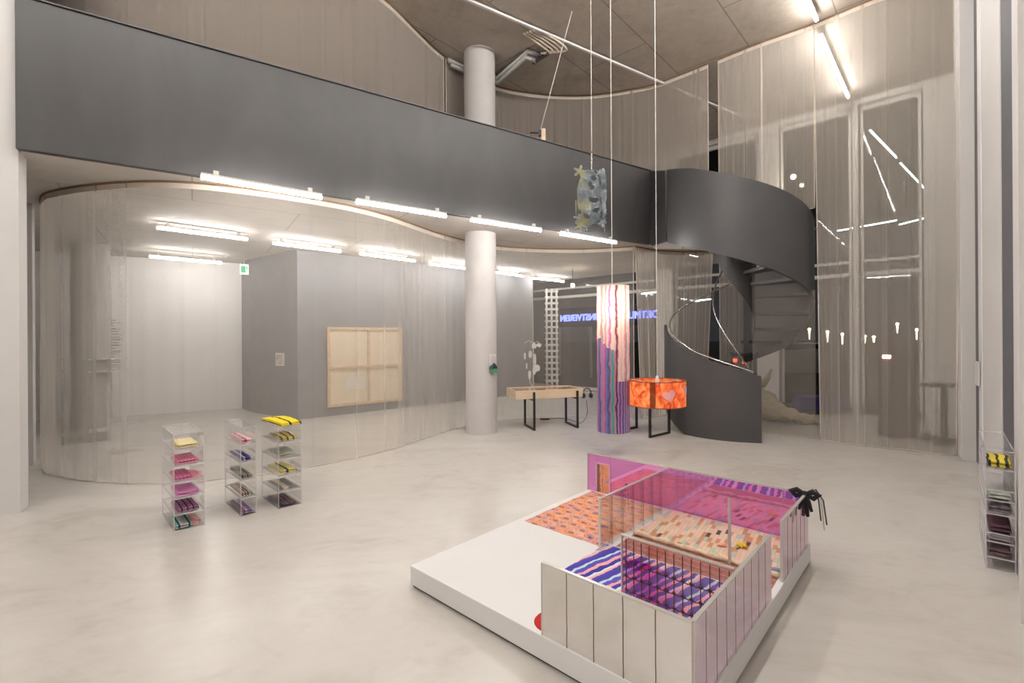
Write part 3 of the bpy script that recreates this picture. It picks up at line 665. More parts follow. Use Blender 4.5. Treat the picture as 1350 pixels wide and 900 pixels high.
mb = MB(); mb.tube([(0, 0, DH + .06), (0, 0, DH + 0.0), (0, 0, DH - 0.06)], [0.014, 0.032, 0.032], 12); mb.build('socket', M['white'], dl, smooth=True)
lamp_light(dl, DH * 0.52, 2.2)
cord(852.5, 496, DY, 0.006, 'thin cord of the orange drum lamp, nearest the stair').location.x = db.x

# ------------------------------------------------------------------ tables
def desk(nl, nr, depth, over, label, zt=0.71):
    """two black frames carrying a shallow plywood box; nl and nr are the near feet of its frames"""
    c = (nl + nr) / 2; d = (nr - nl); rot = math.atan2(d.y, d.x); s = d.length
    t = thing('display_table', label, 'table', (c.x, c.y, 0), rot)
    lo = over[0] + over[1] + s; xm = (over[1] - over[0]) / 2; mb = MB(); z0, z1 = zt - 0.15, zt; y0, y1 = 0.03, depth + 0.02
    X0, X1 = -s / 2 - over[0], s / 2 + over[1]
    mb.box(((X0 + X1) / 2, y0 + 0.01, (z0 + z1) / 2), (X1 - X0, 0.02, z1 - z0)); mb.box(((X0 + X1) / 2, y1 - 0.01, (z0 + z1) / 2), (X1 - X0, 0.02, z1 - z0))
    mb.box((X0 + 0.01, (y0 + y1) / 2, (z0 + z1) / 2), (0.02, y1 - y0 - 0.04, z1 - z0)); mb.box((X1 - 0.01, (y0 + y1) / 2, (z0 + z1) / 2), (0.02, y1 - y0 - 0.04, z1 - z0))
    mb.box(((X0 + X1) / 2, (y0 + y1) / 2, z0 + 0.05), (X1 - X0 - 0.04, y1 - y0 - 0.04, 0.02)); mb.build('box_top', M['wood'], t)
    mb = MB(); mb.box(((X0 + X1) / 2, (y0 + y1) / 2, z1 - 0.012), (X1 - X0 - 0.045, y1 - y0 - 0.045, 0.006)); mb.build('glass_lid', M['panelclear'], t)
    for sx in (-1, 1):
        x = sx * s / 2; mb = MB(); b = 0.034
        mb.bar((x, 0, 0), (x, 0, zt - 0.03), b, b); mb.bar((x, depth - 0.1, 0), (x, depth - 0.1, z0), b, b)
        mb.bar((x, 0, b / 2), (x, depth - 0.1, b / 2), b, b); mb.bar((x, 0, z0 - b / 2), (x, depth - 0.1, z0 - b / 2), b, b); mb.build('leg_frame', M['black'], t)
    return t, c, rot
nl, nr = onz(704.5, 567.5), onz(761.5, 564)
dk, dc, drot = desk(nl, nr, 0.66, (0.33, 0.13), 'pale plywood display table on black frames, right of the main column')
e1 = onz(857, 577); e2 = onz(882, 571); fdv = (e2 - e1).normalized(); pv = Vector((-fdv.y, fdv.x, 0))
desk(e1 + pv * 0.66, e1, 0.66, (0.10, 0.03), 'plywood display table on black frames, mostly hidden behind the orange drum lamp')
# headphones on the right end
hpz = ony(774, 519, nr.y + 0.1); hh = thing('headphones', 'black headphones hanging on the end of the plywood table', 'headphones', hpz, 0.3)
mb = MB(); mb.tube([(0.075 * math.cos(a), 0, 0.02 + 0.085 * math.sin(a)) for a in [PI * k / 14 for k in range(15)]], 0.009, 8); mb.build('headband', M['black'], hh, smooth=True)
for s in (-1, 1):
    mb = MB(); mb.tube([(s * 0.078, 0, -0.045), (s * 0.078, 0, 0.045)], 0.012); mb.lathe([(0.001, -.02), (0.045, -.02), (0.05, 0), (0.045, .02), (.001, .02)], 16)
    k0 = len(mb.v) - 5 * 16
    for i in range(k0, len(mb.v)): v = mb.v[i]; mb.v[i] = Vector((s * 0.075 + v.z, v.y, v.x - 0.03))
    mb.build('ear_cup', M['black'], hh, smooth=True)
cab = crom([onz(718, 552.5, 0.012) + Vector((0, .0, 0)), onz(735, 551, 0.01), onz(752, 553, 0.01), onz(766, 557, 0.02), ony(774, 545, nr.y + .1), ony(773, 527, nr.y + .08)], 0.05)
mb = MB(); mb.tube([p - cab[0] for p in cab], 0.005, 6); mb.box((0, 0, 0.008), (0.18, 0.06, 0.03))
tag(mb.build('cable', M['black'], loc=cab[0]), 'thin black headphone cable trailing under the plywood table to a small adapter', 'cable')

# ------------------------------------------------------------------ low platform with panels and rugs
def m_orange():
    k = NT('orange_ikat'); o = k.obj(); v = k.n('ShaderNodeMapping', {0: o, 'Rotation': (0, 0, 0.75), 'Scale': (1, 1.9, 1)}).outputs[0]
    f = k.noise(v, 7, 4, 0.55, dist=1.0)
    c = k.ramp(f, [(0.28, (.24, .13, .28)), (0.38, (.50, .26, .30)), (0.47, (.68, .38, .29)), (0.56, (.80, .27, .08)), (0.63, (.72, .45, .36)), (0.75, (.42, .28, .40))])
    x, y, z = k.xyz(v); gx, gy = k.math('MULTIPLY', x, 6.2), k.math('MULTIPLY', y, 6.8)
    row = k.math('FLOOR', gy); gx = k.math('ADD', gx, k.math('MULTIPLY', row, 0.5))
    cx, cy = k.math('SUBTRACT', k.math('FRACT', gx), 0.5), k.math('SUBTRACT', k.math('FRACT', gy), 0.5)
    d = k.math('SQRT', k.math('ADD', k.math('MULTIPLY', cx, cx), k.math('MULTIPLY', cy, cy)))
    d = k.math('ADD', d, k.math('MULTIPLY', k.math('SUBTRACT', k.noise(v, 26, 2), 0.5), 0.22))
    hatch = k.math('ADD', 0.35, k.math('MULTIPLY', k.math('LESS_THAN', k.math('FRACT', k.math('MULTIPLY', k.math('ADD', x, y), 62.0)), 0.55), 0.65))
    c = k.mix(k.math('MULTIPLY', k.math('LESS_THAN', d, 0.19), k.math('MULTIPLY', hatch, 0.9)), c, (.04, .03, .05))
    ring = k.math('LESS_THAN', k.math('ABSOLUTE', k.math('SUBTRACT', d, 0.36)), 0.035)
    c = k.mix(k.math('MULTIPLY', ring, 0.55), c, (.36, .09, .10))
    return k.done(k.bsdf(c, 0.9, 0, 0.1, k.bump(k.noise(o, 150, 2), .4, .003)))
def m_patch():
    k = NT('patchwork_weave'); o = k.obj(); x, y, z = k.xyz(o)
    a = k.math('ADD', k.math('MULTIPLY', x, 0.9), k.math('MULTIPLY', y, 0.12)); b = k.math('SUBTRACT', y, k.math('MULTIPLY', x, 0.12))
    ci = k.math('FLOOR', k.math('MULTIPLY', a, 40.0))
    wn = k.n('ShaderNodeTexWhiteNoise', {'W': ci}, noise_dimensions='1D').outputs[0]
    cj = k.math('FLOOR', k.math('ADD', k.math('MULTIPLY', b, 11.0), k.math('MULTIPLY', wn, 5.0)))
    r = k.n('ShaderNodeTexWhiteNoise', {'Vector': k.vec(ci, cj, 1.0)}, noise_dimensions='2D').outputs[0]
    c = k.ramp(r, [(0, (.62, .42, .30)), (.16, (.60, .50, .36)), (.30, (.40, .44, .36)), (.40, (.66, .46, .38)), (.54, (.52, .27, .16)), (.64, (.64, .54, .40)), (.76, (.47, .25, .15)), (.86, (.70, .52, .42)), (.975, (.04, .04, .05))], 'CONSTANT')
    li = k.math('MULTIPLY', k.math('LESS_THAN', k.math('FRACT', k.math('MULTIPLY', a, 40.0)), 0.10), 0.3)
    c = k.mix(li, c, (.22, .10, .06))
    th = k.math('MULTIPLY', k.math('MULTIPLY', k.math('LESS_THAN', k.math('FRACT', k.math('MULTIPLY', b, 110.0)), 0.4), k.math('GREATER_THAN', r, 0.45)), 0.45)
    c = k.mix(th, c, (.42, .16, .09))
    return k.done(k.bsdf(c, 0.9, 0, 0.1, k.bump(k.noise(o, 150, 2), .4, .003)))
def m_blue():
    k = NT('wavy_striped_weave'); o = k.obj(); x, y, z = k.xyz(o)
    u_ = k.math('ADD', k.math('SUBTRACT', x, k.math('MULTIPLY', y, 0.17)), k.math('MULTIPLY', k.math('SUBTRACT', k.noise(o, 14, 3), .5), 0.045))
    f = k.math('FRACT', k.math('MULTIPLY', u_, 4.6))
    c = k.ramp(f, [(0, (.07, .06, .32)), (.18, (.50, .62, .72)), (.28, (.10, .09, .40)), (.44, (.78, .36, .40)), (.56, (.06, .05, .28)), (.72, (.62, .70, .78)), (.80, (.80, .40, .42)), (.9, (.08, .07, .36))], 'CONSTANT')
    return k.done(k.bsdf(c, 0.9, 0, 0.1, k.bump(k.noise(o, 150, 2), .4, .003)))
def m_brown():
    k = NT('rust_weave'); o = k.obj(); x, y, z = k.xyz(o)
    f = k.noise(o, 60, 3); c = k.ramp(f, [(.3, (.26, .09, .07)), (.7, (.44, .20, .15))])
    li = k.math('LESS_THAN', k.math('FRACT', k.math('MULTIPLY', y, 14.0)), 0.2)
    c = k.mix(k.math('MULTIPLY', li, .5), c, (.55, .34, .26))
    return k.done(k.bsdf(c, 0.9, 0, 0.1))
PO = onz(541, 773); DS, DT = 2.14, 1.90
PZ = 0.135
def pl(s, t, z=PZ): p = PO + AX * s + AN * t; return Vector((p.x, p.y, z))
pt = thing('low_platform', 'low white platform on the floor in the foreground under panels and rugs', 'platform', PO, ROT)
mb = MB(); mb.box((DT / 2, DS / 2, (PZ + 0.012) / 2 + 0.006), (DT, DS, PZ - 0.012)); mb.build('deck', M['white'], pt, bevel=0.003)
mb = MB(); mb.box((DT / 2, DS / 2, 0.006), (DT - 0.03, DS - 0.03, 0.012)); mb.build('base', M['black'], pt)
def panel(name, label, s0, t0, s1, t1, mat, h=0.37, n=0, th=0.012, edge=True, cut=None, cat='panel', group=None, seamw=0.004):
    a, b = pl(s0, t0), pl(s1, t1); d = b - a; L = d.length; rot = math.atan2(d.y, d.x)
    t = thing(name, label, cat, a, rot, group); mb = MB()
    if cut:
        c0, c1, ch = cut
        mb.box((c0 / 2, 0, h / 2), (c0, th, h)); mb.box(((c1 + L) / 2, 0, h / 2), (L - c1, th, h)); mb.box(((c0 + c1) / 2, 0, (ch + h) / 2), (c1 - c0, th, h - ch))
    else: mb.box((L / 2, 0, h / 2), (L, th, h))
    mb.build('sheet', mat, t)
    if cut:
        mb = MB(); mb.box(((c0 + c1) / 2, 0, ch / 2), (c1 - c0 - .006, th - .004, ch - .004)); o = mb.build('door_reflection', m_orange(), t); o['label'] = 'door sheet painted with the orange rug reflection'  # rug pattern painted on the sheet in place of its mirror reflection
        mb = MB()
        for x in (c0, c1): mb.box((x, 0, ch / 2), (.012, th + .004, ch))
        mb.box(((c0 + c1) / 2, 0, ch), (c1 - c0 + .012, th + .004, .012)); mb.build('door_frame', plain('pale_pink_frame', (.72, .42, .55), .4), t)
    if edge:
        mb = MB(); mb.box((L / 2, 0, h + 0.004), (L + 0.004, th + 0.006, 0.008)); mb.build('edge_strip', M['paneledge'], t)
        mb = MB(); mb.box((-0.002, 0, h / 2), (0.006, th + 0.004, h)); mb.build('edge_strip', M['paneledge'], t)
    for i in range(n):
        x = L * (i + 1) / (n + 1); mb = MB()
        for yy in (-th / 2, th / 2):
            pts = [(x + 0.0025 * mnoise.noise(Vector((k * 1.7, i, s0 * 9))), yy, h * k / 8) for k in range(9)]
            for p, q in zip(pts, pts[1:]): mb.bar(p, q, 0.0016, seamw, up=(1, 0, 0))
        mb.build('seam', M['seam'], t)
    return t
gp = None
panel('mirror_panel', 'silver mirrored panel with dark seams along the front of the platform', 0.012, 1.12, 0.012, 1.885, M['panelmirror'], n=4)
panel('mirror_panel', 'lilac mirrored panel with dark seams on the right edge, nearest the viewer', 0.02, 1.885, 1.145, 1.885, M['panellilac'], n=8, seamw=.0025)
panel('mirror_panel', 'short lilac mirrored panel at the far right corner, under the black bow', 1.40, 1.885, 2.12, 1.885, M['panellilac'], n=5, h=0.375, seamw=.0025)
panel('mirror_panel', 'long magenta reflecting panel with a door opening along the back of the platform', 2.125, 0.0, 2.125, 1.88, M['panelpink'], n=0, h=0.365, cut=(0.10, 0.245, 0.285))
panel('clear_panel', 'clear panel with fine dark seams separating the orange rug from the patchwork', 1.02, 0.825, 2.11, 0.845, M['panelclear'], n=6, seamw=0.0045)
# tinted lattice panel
def m_tint():
    k = NT('violet_tinted_panel'); o = k.obj(); x, y, z = k.xyz(o)
    g = k.math('SUBTRACT', 1.0, k.math('MULTIPLY', k.math('ABSOLUTE', k.math('SUBTRACT', x, 0.15)), 4.5), clamp=True)
    g = k.math('MULTIPLY', g, k.math('LESS_THAN', z, 0.25))
    c = k.mix(g, (0.90, 0.82, 0.84), (0.72, 0.16, 0.62))
    tr = k.n('ShaderNodeBsdfTransparent', {0: c}).outputs[0]
    return k.done(mixs(k, 0.08, tr, k.n('ShaderNodeBsdfGlossy', {0: (1, .85, .9), 'Roughness': 0.05}).outputs[0]))
lp = panel('lattice_panel', 'violet tinted clear panel with a dark red lattice in front of the patchwork rug', 0.583, 1.25, 0.583, 1.865, m_tint())
mb = MB(); LL = 0.615; nb = 13
for i in range(nb):
    x = 0.03 + i * (LL - 0.05) / (nb - 1)
    mb.bar((x, -0.008, 0.0), (x, -0.008, 0.36), 0.0045, 0.004, up=(0, 1, 0))
    for z in (0.07, 0.15, 0.23):
        mb.lathe([(0.006, -.004), (0.011, 0), (0.006, .004), (0.001, .004)], 10, (0, 0, 0)); k0 = len(mb.v) - 40
        for q in range(k0, len(mb.v)): v = mb.v[q]; mb.v[q] = Vector((x + v.x, -0.011 + v.z, z + v.y))
        if i < nb - 1:
            x2 = x + (LL - 0.05) / (nb - 1); xm = (x + x2) / 2
            mb.bar((x, -0.008, z), (xm, -0.008, z - 0.008), 0.004, 0.004, up=(0, 1, 0)); mb.bar((xm, -0.008, z - 0.008), (x2, -0.008, z), 0.004, 0.004, up=(0, 1, 0))
mb.build('lattice', M['lattice'], lp)
# slim post
mb = MB(); mb.box((0, 0, 0.22), (0.018, 0.012, 0.44))
p = onz(962, 744, PZ + .004); tag(mb.build('acrylic_post', M['paneledge'], loc=p, rotz=ROT, bevel=0.002), 'slim upright post standing free in the middle of the patchwork rug', 'post')
# rugs
def rug(label, s0, t0, s1, t1, mat, seed, th=0.008, wav=0.006, cut=None):
    n1, n2 = 40, 40; mb = MB(); a = pl(s0, t0); vs = []; w_, h_ = t1 - t0, s1 - s0
    for lay in (0, 1):
        for j in range(n2 + 1):
            for i in range(n1 + 1):
                x, y = w_ * i / n1, h_ * j / n2
                ex = wav * 1.2 * mnoise.noise(Vector((y * 6, seed, 0))) if i in (0, n1) else 0; ey = wav * 1.2 * mnoise.noise(Vector((x * 6, seed, 9))) if j in (0, n2) else 0
                if cut and i == 0: ex += cut * (j / n2)
                vs.append((x + ex, y + ey, 0.001 if lay == 0 else th + wav * abs(mnoise.noise(Vector((x * 5, y * 5, seed))))))
    m = (n1 + 1) * (n2 + 1); fs = []
    for j in range(n2):
        for i in range(n1):
            q = j * (n1 + 1) + i; fs += [(q + 1, q, q + n1 + 1, q + n1 + 2), (m + q, m + q + 1, m + q + n1 + 2, m + q + n1 + 1)]
    bd_ = [i for i in range(n1 + 1)] + [(j + 1) * (n1 + 1) + n1 for j in range(n2)] + [n2 * (n1 + 1) + n1 - 1 - i for i in range(n1)] + [(n2 - 1 - j) * (n1 + 1) for j in range(n2 - 1)]
    for p, q in zip(bd_, bd_[1:] + bd_[:1]): fs.append((p, q, q + m, p + m))
    mb.add(vs, fs); return tag(mb.build('rug', mat, loc=a, rotz=ROT, smooth=False), label, 'rug')
rug('orange and purple patterned rug with dark eye motifs on the platform', 1.085, 0.065, 2.09, 0.80, m_orange(), 1)
rug('beige, mint and rust patchwork rug in front of the magenta panel', 1.43, 0.86, 2.10, 1.86, m_patch(), 2, 0.012, 0.012)
rug('rust coloured rug between the patchwork and the blue striped rug', 1.16, 0.87, 1.425, 1.86, m_brown(), 3)
rug('blue, pink and white wavy striped rug behind the silver mirrored panel', 0.62, 0.80, 1.14, 1.86, m_blue(), 4, 0.010, 0.008)
# rolled cream edge of the patchwork
r0 = pl(1.43, 0.87, PZ + 0.028); r1 = pl(1.43, 1.86, PZ + 0.028); pts = [lerp(r0, r1, k / 30) + Vector((0, 0, 0.004 * math.sin(k))) for k in range(31)]
mb = MB(); mb.tube([p - r0 for p in pts], [0.016 + 0.004 * math.sin(k * 1.1) for k in range(31)], 10)
tag(mb.build('cloth_roll', plain('cream_cloth', (.62, .48, .34), .9, var=.3, scale=20), loc=r0, smooth=True), 'rolled cream cloth along the front edge of the patchwork rug', 'cloth')
# red felt disc
rc = pl(0.135, 1.095); mb = MB(); mb.lathe([(0.001, 0.001), (0.10, 0.001), (0.105, 0.006), (0.10, 0.012), (0.001, 0.012)], 40)
tag(mb.build('felt_disc', plain('red_felt', (.42, .012, .012), .9), loc=rc), 'bright red felt disc half behind the left end of the silver panel', 'mat')
# yellow flower and small trinkets on the patchwork
fp = onz(978, 719, PZ + .03); ft = thing('cloth_flower', 'small yellow cloth flower lying on the patchwork rug', 'flower', fp, 0.4)
M['yellow'] = plain('yellow_cloth', (.80, .52, .03), .8)
for k in range(5):
    a = k * 2 * PI / 5; mb = MB(); mb.ball((0.022 * math.cos(a), 0.022 * math.sin(a), 0.006), 0.013, 6); mb.build('petal', M['yellow'], ft, smooth=True)
mb = MB(); mb.tube([(0, 0, .002), (-.04, -.02, .0), (-.07, -.015, -.004)], .003, 6); mb.build('stem', M['dark'], ft)
for px, py, col_, lb in ((953, 718, (.75, .33, .25), 'small salmon cloth scrap on the patchwork rug, left of the yellow flower'), (1024, 751, (.20, .22, .30), 'grey knotted cloth scrap in the gap between the two lilac panels')):
    p = onz(px, py, PZ + .022); mb = MB(); mb.ball((0, 0, 0), 0.024, 8)
    for i, v in enumerate(mb.v): mb.v[i] = Vector((v.x * 1.5, v.y, v.z * .5)) * (1 + .5 * mnoise.noise(v * 60))
    tag(mb.build('cloth_scrap', plain(lb[:12], col_, .9), loc=p, smooth=True), lb, 'cloth')
# black bow over the far right corner
bp = pl(2.06, 1.885, PZ + 0.385); bt = thing('black_bow', 'black ribbon bow hanging over the far right corner of the panels', 'ribbon', bp, ROT)
for x, s in ((-1, 1), (1, 1)):
    mb = MB(); mb.tube([(0, -.012, 0), (x * .05, -.02, .025), (x * .085, -.02, .012), (x * .055, -.02, -.02), (0, -.012, -.004)], [.012, .02, .022, .018, .012], 8); mb.build('loop', M['blackcloth'], bt, smooth=True)
mb = MB(); mb.ball((0, -.015, 0), .024, 8); mb.build('knot', M['blackcloth'], bt, smooth=True)
for x, L_, r in ((-.05, .13, .014), (.02, .15, .014), (.045, .11, .012)):
    mb = MB(); mb.tube([(0, -.015, 0), (x * .6, -.035, -L_ * .4), (x, -.03, -L_)], [r, r * 1.2, r * .8], 8); mb.build('tail', M['blackcloth'], bt, smooth=True)
for i, (x, L_) in enumerate(((.085, .19), (.105, .25), (.12, .21))):
    mb = MB(); mb.tube([(0.02, .0, .02), (x * .5, .03, .035), (x * .85, .05, -.04), (x, .06, -L_)], .0045, 6); mb.build('cord', M['dark'] if i != 1 else M['hose'], bt, smooth=True)
# dashed ribbon on the clear panel
p0 = pl(1.42, 0.826, PZ + .38); mb = MB()
for dx in (-0.012, 0.014):
    for k in range(6): mb.bar((dx * (1 + k * .25), -.011, -k * .036), (dx * (1 + k * .25 + .12), -.011, -k * .036 - .022), .006, .004)
mb.bar((-.012, -.011, .004), (.014, -.011, .004), .006, .004)
for i, v in enumerate(mb.v): mb.v[i] = Vector((v.x, v.y + 0.0, v.z))
tag(mb.build('ribbon', M['blackcloth'], loc=p0, rotz=math.atan2(AX.y, AX.x) + PI), 'black dashed ribbon hanging over the top of the clear seamed panel', 'ribbon')

# ------------------------------------------------------------------ clear boxes with folded scarves
def box_obj(w_, d_, h_, loc, rot, label, group):
    """clear acrylic box open on one side: two sides, back, top and bottom with bright edges"""
    th = 0.005; mb = MB()
    mb.box((0, 0, th / 2), (w_, d_, th)); mb.box((0, 0, h_ - th / 2), (w_, d_, th))
    mb.box((-w_ / 2 + th / 2, 0, h_ / 2), (th, d_, h_ - 2 * th)); mb.box((w_ / 2 - th / 2, 0, h_ / 2), (th, d_, h_ - 2 * th)); mb.box((0, d_ / 2 - th / 2, h_ / 2), (w_ - 2 * th, th, h_ - 2 * th))
    t = thing('acrylic_box', label, 'box', loc, rot, group)
    mb.build('shell', M['acrylic'], t)
    mb = MB(); e = 0.0045
    for sx in (-1, 1):
        for sy in (-1, 1): mb.box((sx * (w_ / 2), sy * (d_ / 2), h_ / 2), (e, e, h_))
    for z in (0.002, h_ - 0.002):
        for sx in (-1, 1): mb.box((sx * w_ / 2, 0, z), (e, d_, e))
        for sy in (-1, 1): mb.box((0, sy * d_ / 2, z), (w_, e, e))
    mb.build('edges', M['acryledge'], t)
    return t
def scarf(w_, d_, loc, rot, mat, label, layers=2, seed=0, fringe=None, h=0.02, group=None, flop=0.0):
    t = thing('folded_scarf', label, 'scarf', loc, rot, group); mb = MB(); n1, n2 = 18, 16
    for L_ in range(layers):
        vs = []; z0 = L_ * h; sh = 0.012 * mnoise.noise(Vector((L_, seed, 3))); sw = w_ * (1 - .05 * L_)
        for lay in (0, 1):
            for j in range(n2 + 1):
                for i in range(n1 + 1):
                    x, y = sw * (i / n1 - .5) + sh, d_ * (1 - .04 * L_) * (j / n2 - .5)
                    e = min(1, min(i, n1 - i, j, n2 - j) / 2.0); th = h * (0.35 + 0.65 * math.sin(e * PI / 2))
                    zz = z0 + (h * .5 - th * .5 if lay == 0 else h * .5 + th * .5) + 0.006 * mnoise.noise(Vector((x * 14, y * 14, seed + L_))) * (lay or L_)
                    zz += flop * math.sin((j / n2) * PI) * (0.4 + i / n1)
                    vs.append((x, y, max(0.001, zz)))
        m = (n1 + 1) * (n2 + 1); fs = []
        for j in range(n2):
            for i in range(n1):
                q = j * (n1 + 1) + i; fs += [(q + 1, q, q + n1 + 1, q + n1 + 2), (m + q, m + q + 1, m + q + n1 + 2, m + q + n1 + 1)]
        bd_ = [i for i in range(n1 + 1)] + [(j + 1) * (n1 + 1) + n1 for j in range(n2)] + [n2 * (n1 + 1) + n1 - 1 - i for i in range(n1)] + [(n2 - 1 - j) * (n1 + 1) for j in range(n2 - 1)]
        for p, q in zip(bd_, bd_[1:] + bd_[:1]): fs.append((p, q, q + m, p + m))
        mb.add(vs, fs)
    mb.build('cloth', mat, t, smooth=True)
    if fringe:
        rnd = random.Random(seed); mb = MB()
        for k in range(16):
            y = d_ * (k / 15 - .5) * .9; mb.tube([(w_ / 2 - .01, y, .012), (w_ / 2 + .03, y + rnd.uniform(-.01, .01), .008), (w_ / 2 + rnd.uniform(.05, .09), y + rnd.uniform(-.025, .025), .005)], .004, 5)
        mb.build('fringe', fringe, t, smooth=True)
    return t
def place_tower(fc, lb, n, hz, w_, d_, rot):
    """fc: floor point of the front vertical edge; boxes extend from it to the right (w_) and back to the left (d_)"""
    X = Vector((math.cos(rot), math.sin(rot), 0)); Y = Vector((-X.y, X.x, 0))
    c = fc + X * (w_ / 2) + Y * (d_ / 2); return c, rot
Wt, Pk, Bk = (.75, .70, .66), (.80, .30, .42), (.02, .02, .025)
sc1 = [('mint and dark green striped scarf with a pink fringe, bottom box', stripes('mint_stripe', [(.40, .55, .54), (.40, .55, .54), (.02, .10, .09), (.40, .55, .54), (.75, .35, .38)], .075), plain('pink_fringe', (.85, .42, .40), .9)),
       ('mauve scarf with black stripes, second box from the floor', stripes('mauve_stripe', [(.34, .15, .25), (.34, .15, .25), (.36, .16, .28), (.02, .012, .02)], .042), None),
       ('plain orchid pink scarf, third box from the floor', plain('orchid', (.66, .25, .48), .9), None),
       ('rose ribbed scarf with a loose fringe, fourth box from the floor', stripes('rose_rib', [(.70, .22, .38), (.70, .22, .38), (.52, .14, .28)], .03), plain('rose_fringe', (.85, .38, .42), .9)),
       ('pink ribbed scarf without fringe, fifth box from the floor', stripes('pink_rib', [(.74, .26, .38), (.74, .26, .38), (.60, .18, .30)], .026), None),
       ('pale cream scarf with faint ribs, top box', stripes('cream_rib', [(.80, .68, .40), (.76, .62, .34)], .03), None)]
sc2 = [('violet and blue striped scarf, bottom box', stripes('violet_stripe', [(.36, .16, .28), (.16, .20, .42), (.42, .30, .42), (.30, .10, .24), (.46, .50, .56)], .09), None),
       ('multicolour striped scarf with black lines, second box from the floor', stripes('multi_stripe', [(.03, .03, .03), (.55, .30, .26), (.58, .55, .42), (.02, .08, .07), (.62, .46, .40)], .05), None),
       ('grey green and black striped scarf, third box from the floor', stripes('moss_stripe', [(.04, .05, .04), (.34, .32, .24), (.18, .2, .15), (.42, .38, .30)], .045), None),
       ('navy and white striped scarf, fourth box from the floor', stripes('navy_stripe', [(.05, .06, .24), (.09, .10, .34), (.6, .5, .45), (.03, .03, .10)], .06), None),
       ('pale pink checked scarf with a red border, top box', stripes('pink_check', [(.78, .50, .52), (.80, .58, .58), (.78, .46, .50), (.40, .10, .12)], .10), None)]
sc3 = [('dark multicolour woven scarf, bottom box', stripes('dark_weave', [(.06, .06, .09), (.16, .10, .14), (.09, .11, .10), (.28, .12, .12)], .08, wob=.05), None),
       ('grey scarf with a white edged border, second box from the floor', stripes('grey_weave', [(.26, .27, .24), (.30, .30, .27), (.20, .20, .18), (.62, .52, .44)], .20), None),
       ('pale yellow scarf with two dark lines, third box from the floor', stripes('lemon_line', [(.72, .62, .24), (.72, .62, .24), (.70, .60, .22), (.04, .05, .05)], .09), None),
       ('grey green crumpled scarf, fourth box from the floor', plain('sage', (.34, .35, .30), .9, var=.3, scale=14), None),
       ('ochre yellow scarf with black lines, top box', stripes('ochre_line', [(.66, .55, .20), (.66, .55, .20), (.60, .48, .18), (.05, .045, .03)], .055), None)]
TA = math.radians(44)
TW = [('left', onz(229.6, 701.5), 6, 0.1395, 0.222, 0.60, TA, sc1), ('middle', onz(318, 681), 5, 0.1665, 0.128, 0.56, TA, sc2), ('right', onz(367.5, 671), 5, 0.1595, 0.215, 0.50, TA, sc3)]
TOWER_ROT = {}
for nm, fc, n, hz, w_, d_, rot, scs in TW:
    c, rot = place_tower(fc, nm, n, hz, w_, d_, rot)
    pos = {0: 'at the bottom', n - 1: 'at the top'}
    for k in range(n):
        w1_ = ('bottom' if k == 0 else 'top' if k == n - 1 else ['second', 'third', 'fourth', 'fifth'][k - 1] + ' from the floor')
        box_obj(w_, d_, hz - 0.001, (c.x, c.y, k * hz), rot, 'clear acrylic box of the %s scarf tower, %s' % (nm, w1_), 'clear boxes of the %s scarf tower' % nm)
        lb, mt, fr = scs[k]; sw = (w_ - .04 if w_ > .2 else w_ - .025) - (0.06 if fr else 0.02); sd = 0.34 if nm == 'left' else d_ - .10; back = (d_ - sd) / 2 - .03; bx, by = c.x + math.sin(rot) * back, c.y - math.cos(rot) * back
        scarf(sw, sd, (bx - (0.03 if fr else 0) * math.cos(rot), by - (0.03 if fr else 0) * math.sin(rot), k * hz + 0.007), rot, mt, lb + ' of the %s tower' % nm, 2, k + len(nm) * 7, fr, 0.017 if nm != 'right' or k > 1 else 0.01, 'folded scarves in the three clear towers', 0.014 if k in (3, 4) and nm == 'right' else 0.0)
    if nm == 'right':
        scarf(w_ - .01, d_ + .02, (c.x, c.y, n * hz + .002), rot + 0.06, stripes('bright_yellow_line', [(.82, .66, .03), (.82, .66, .03), (.80, .62, .03), (.82, .66, .03), (.02, .02, .02)], .10, wob=.01), 'bright yellow scarf with black lines lying on top of the right tower', 2, 44, None, 0.016, None, 0.012)
# tower at the right wall
fc = onz(1300, 748); rotR = math.radians(20)
hz = [0.115, 0.11, 0.06, 0.145, 0.075, 0.045, 0.165, 0.115]
wR, dR = 0.145, 0.92; X = Vector((math.cos(rotR), math.sin(rotR), 0)); rotR = ROT; X = Vector((math.cos(rotR), math.sin(rotR), 0)); Yv = Vector((-X.y, X.x, 0))
fr_ = fc; top_pix = 592; ztot = HC + ray(1296, 592).z * fc.y
hs = [7, 9, 5, 11, 8, 6, 12, 11]; tot = sum(hs); z = 0.0
c = fc + X * (wR / 2) + Yv * (dR / 2)
scR = [None, ('crumpled dark brown and grey garment', plain('dark_garment', (.10, .06, .07), .9, var=.5, scale=20)), ('flat grey paper sheet', plain('grey_paper', (.35, .33, .33), .7)), ('dark plum garment with an orange red patch', stripes('plum_red', [(.10, .05, .07), (.10, .05, .07), (.62, .06, .03), (.12, .06, .08)], .28)),
       ('black and white patterned cloth', plain('mottled_cloth', (.16, .13, .15), .9, var=.9, scale=26)), ('pale green folded net', plain('pale_net', (.42, .46, .40), .9, var=.4, scale=20)), None, ('yellow and black cloth with a red tongue', stripes('yellow_black', [(.70, .54, .06), (.70, .54, .06), (.05, .05, .04)], .05, wob=.06))]
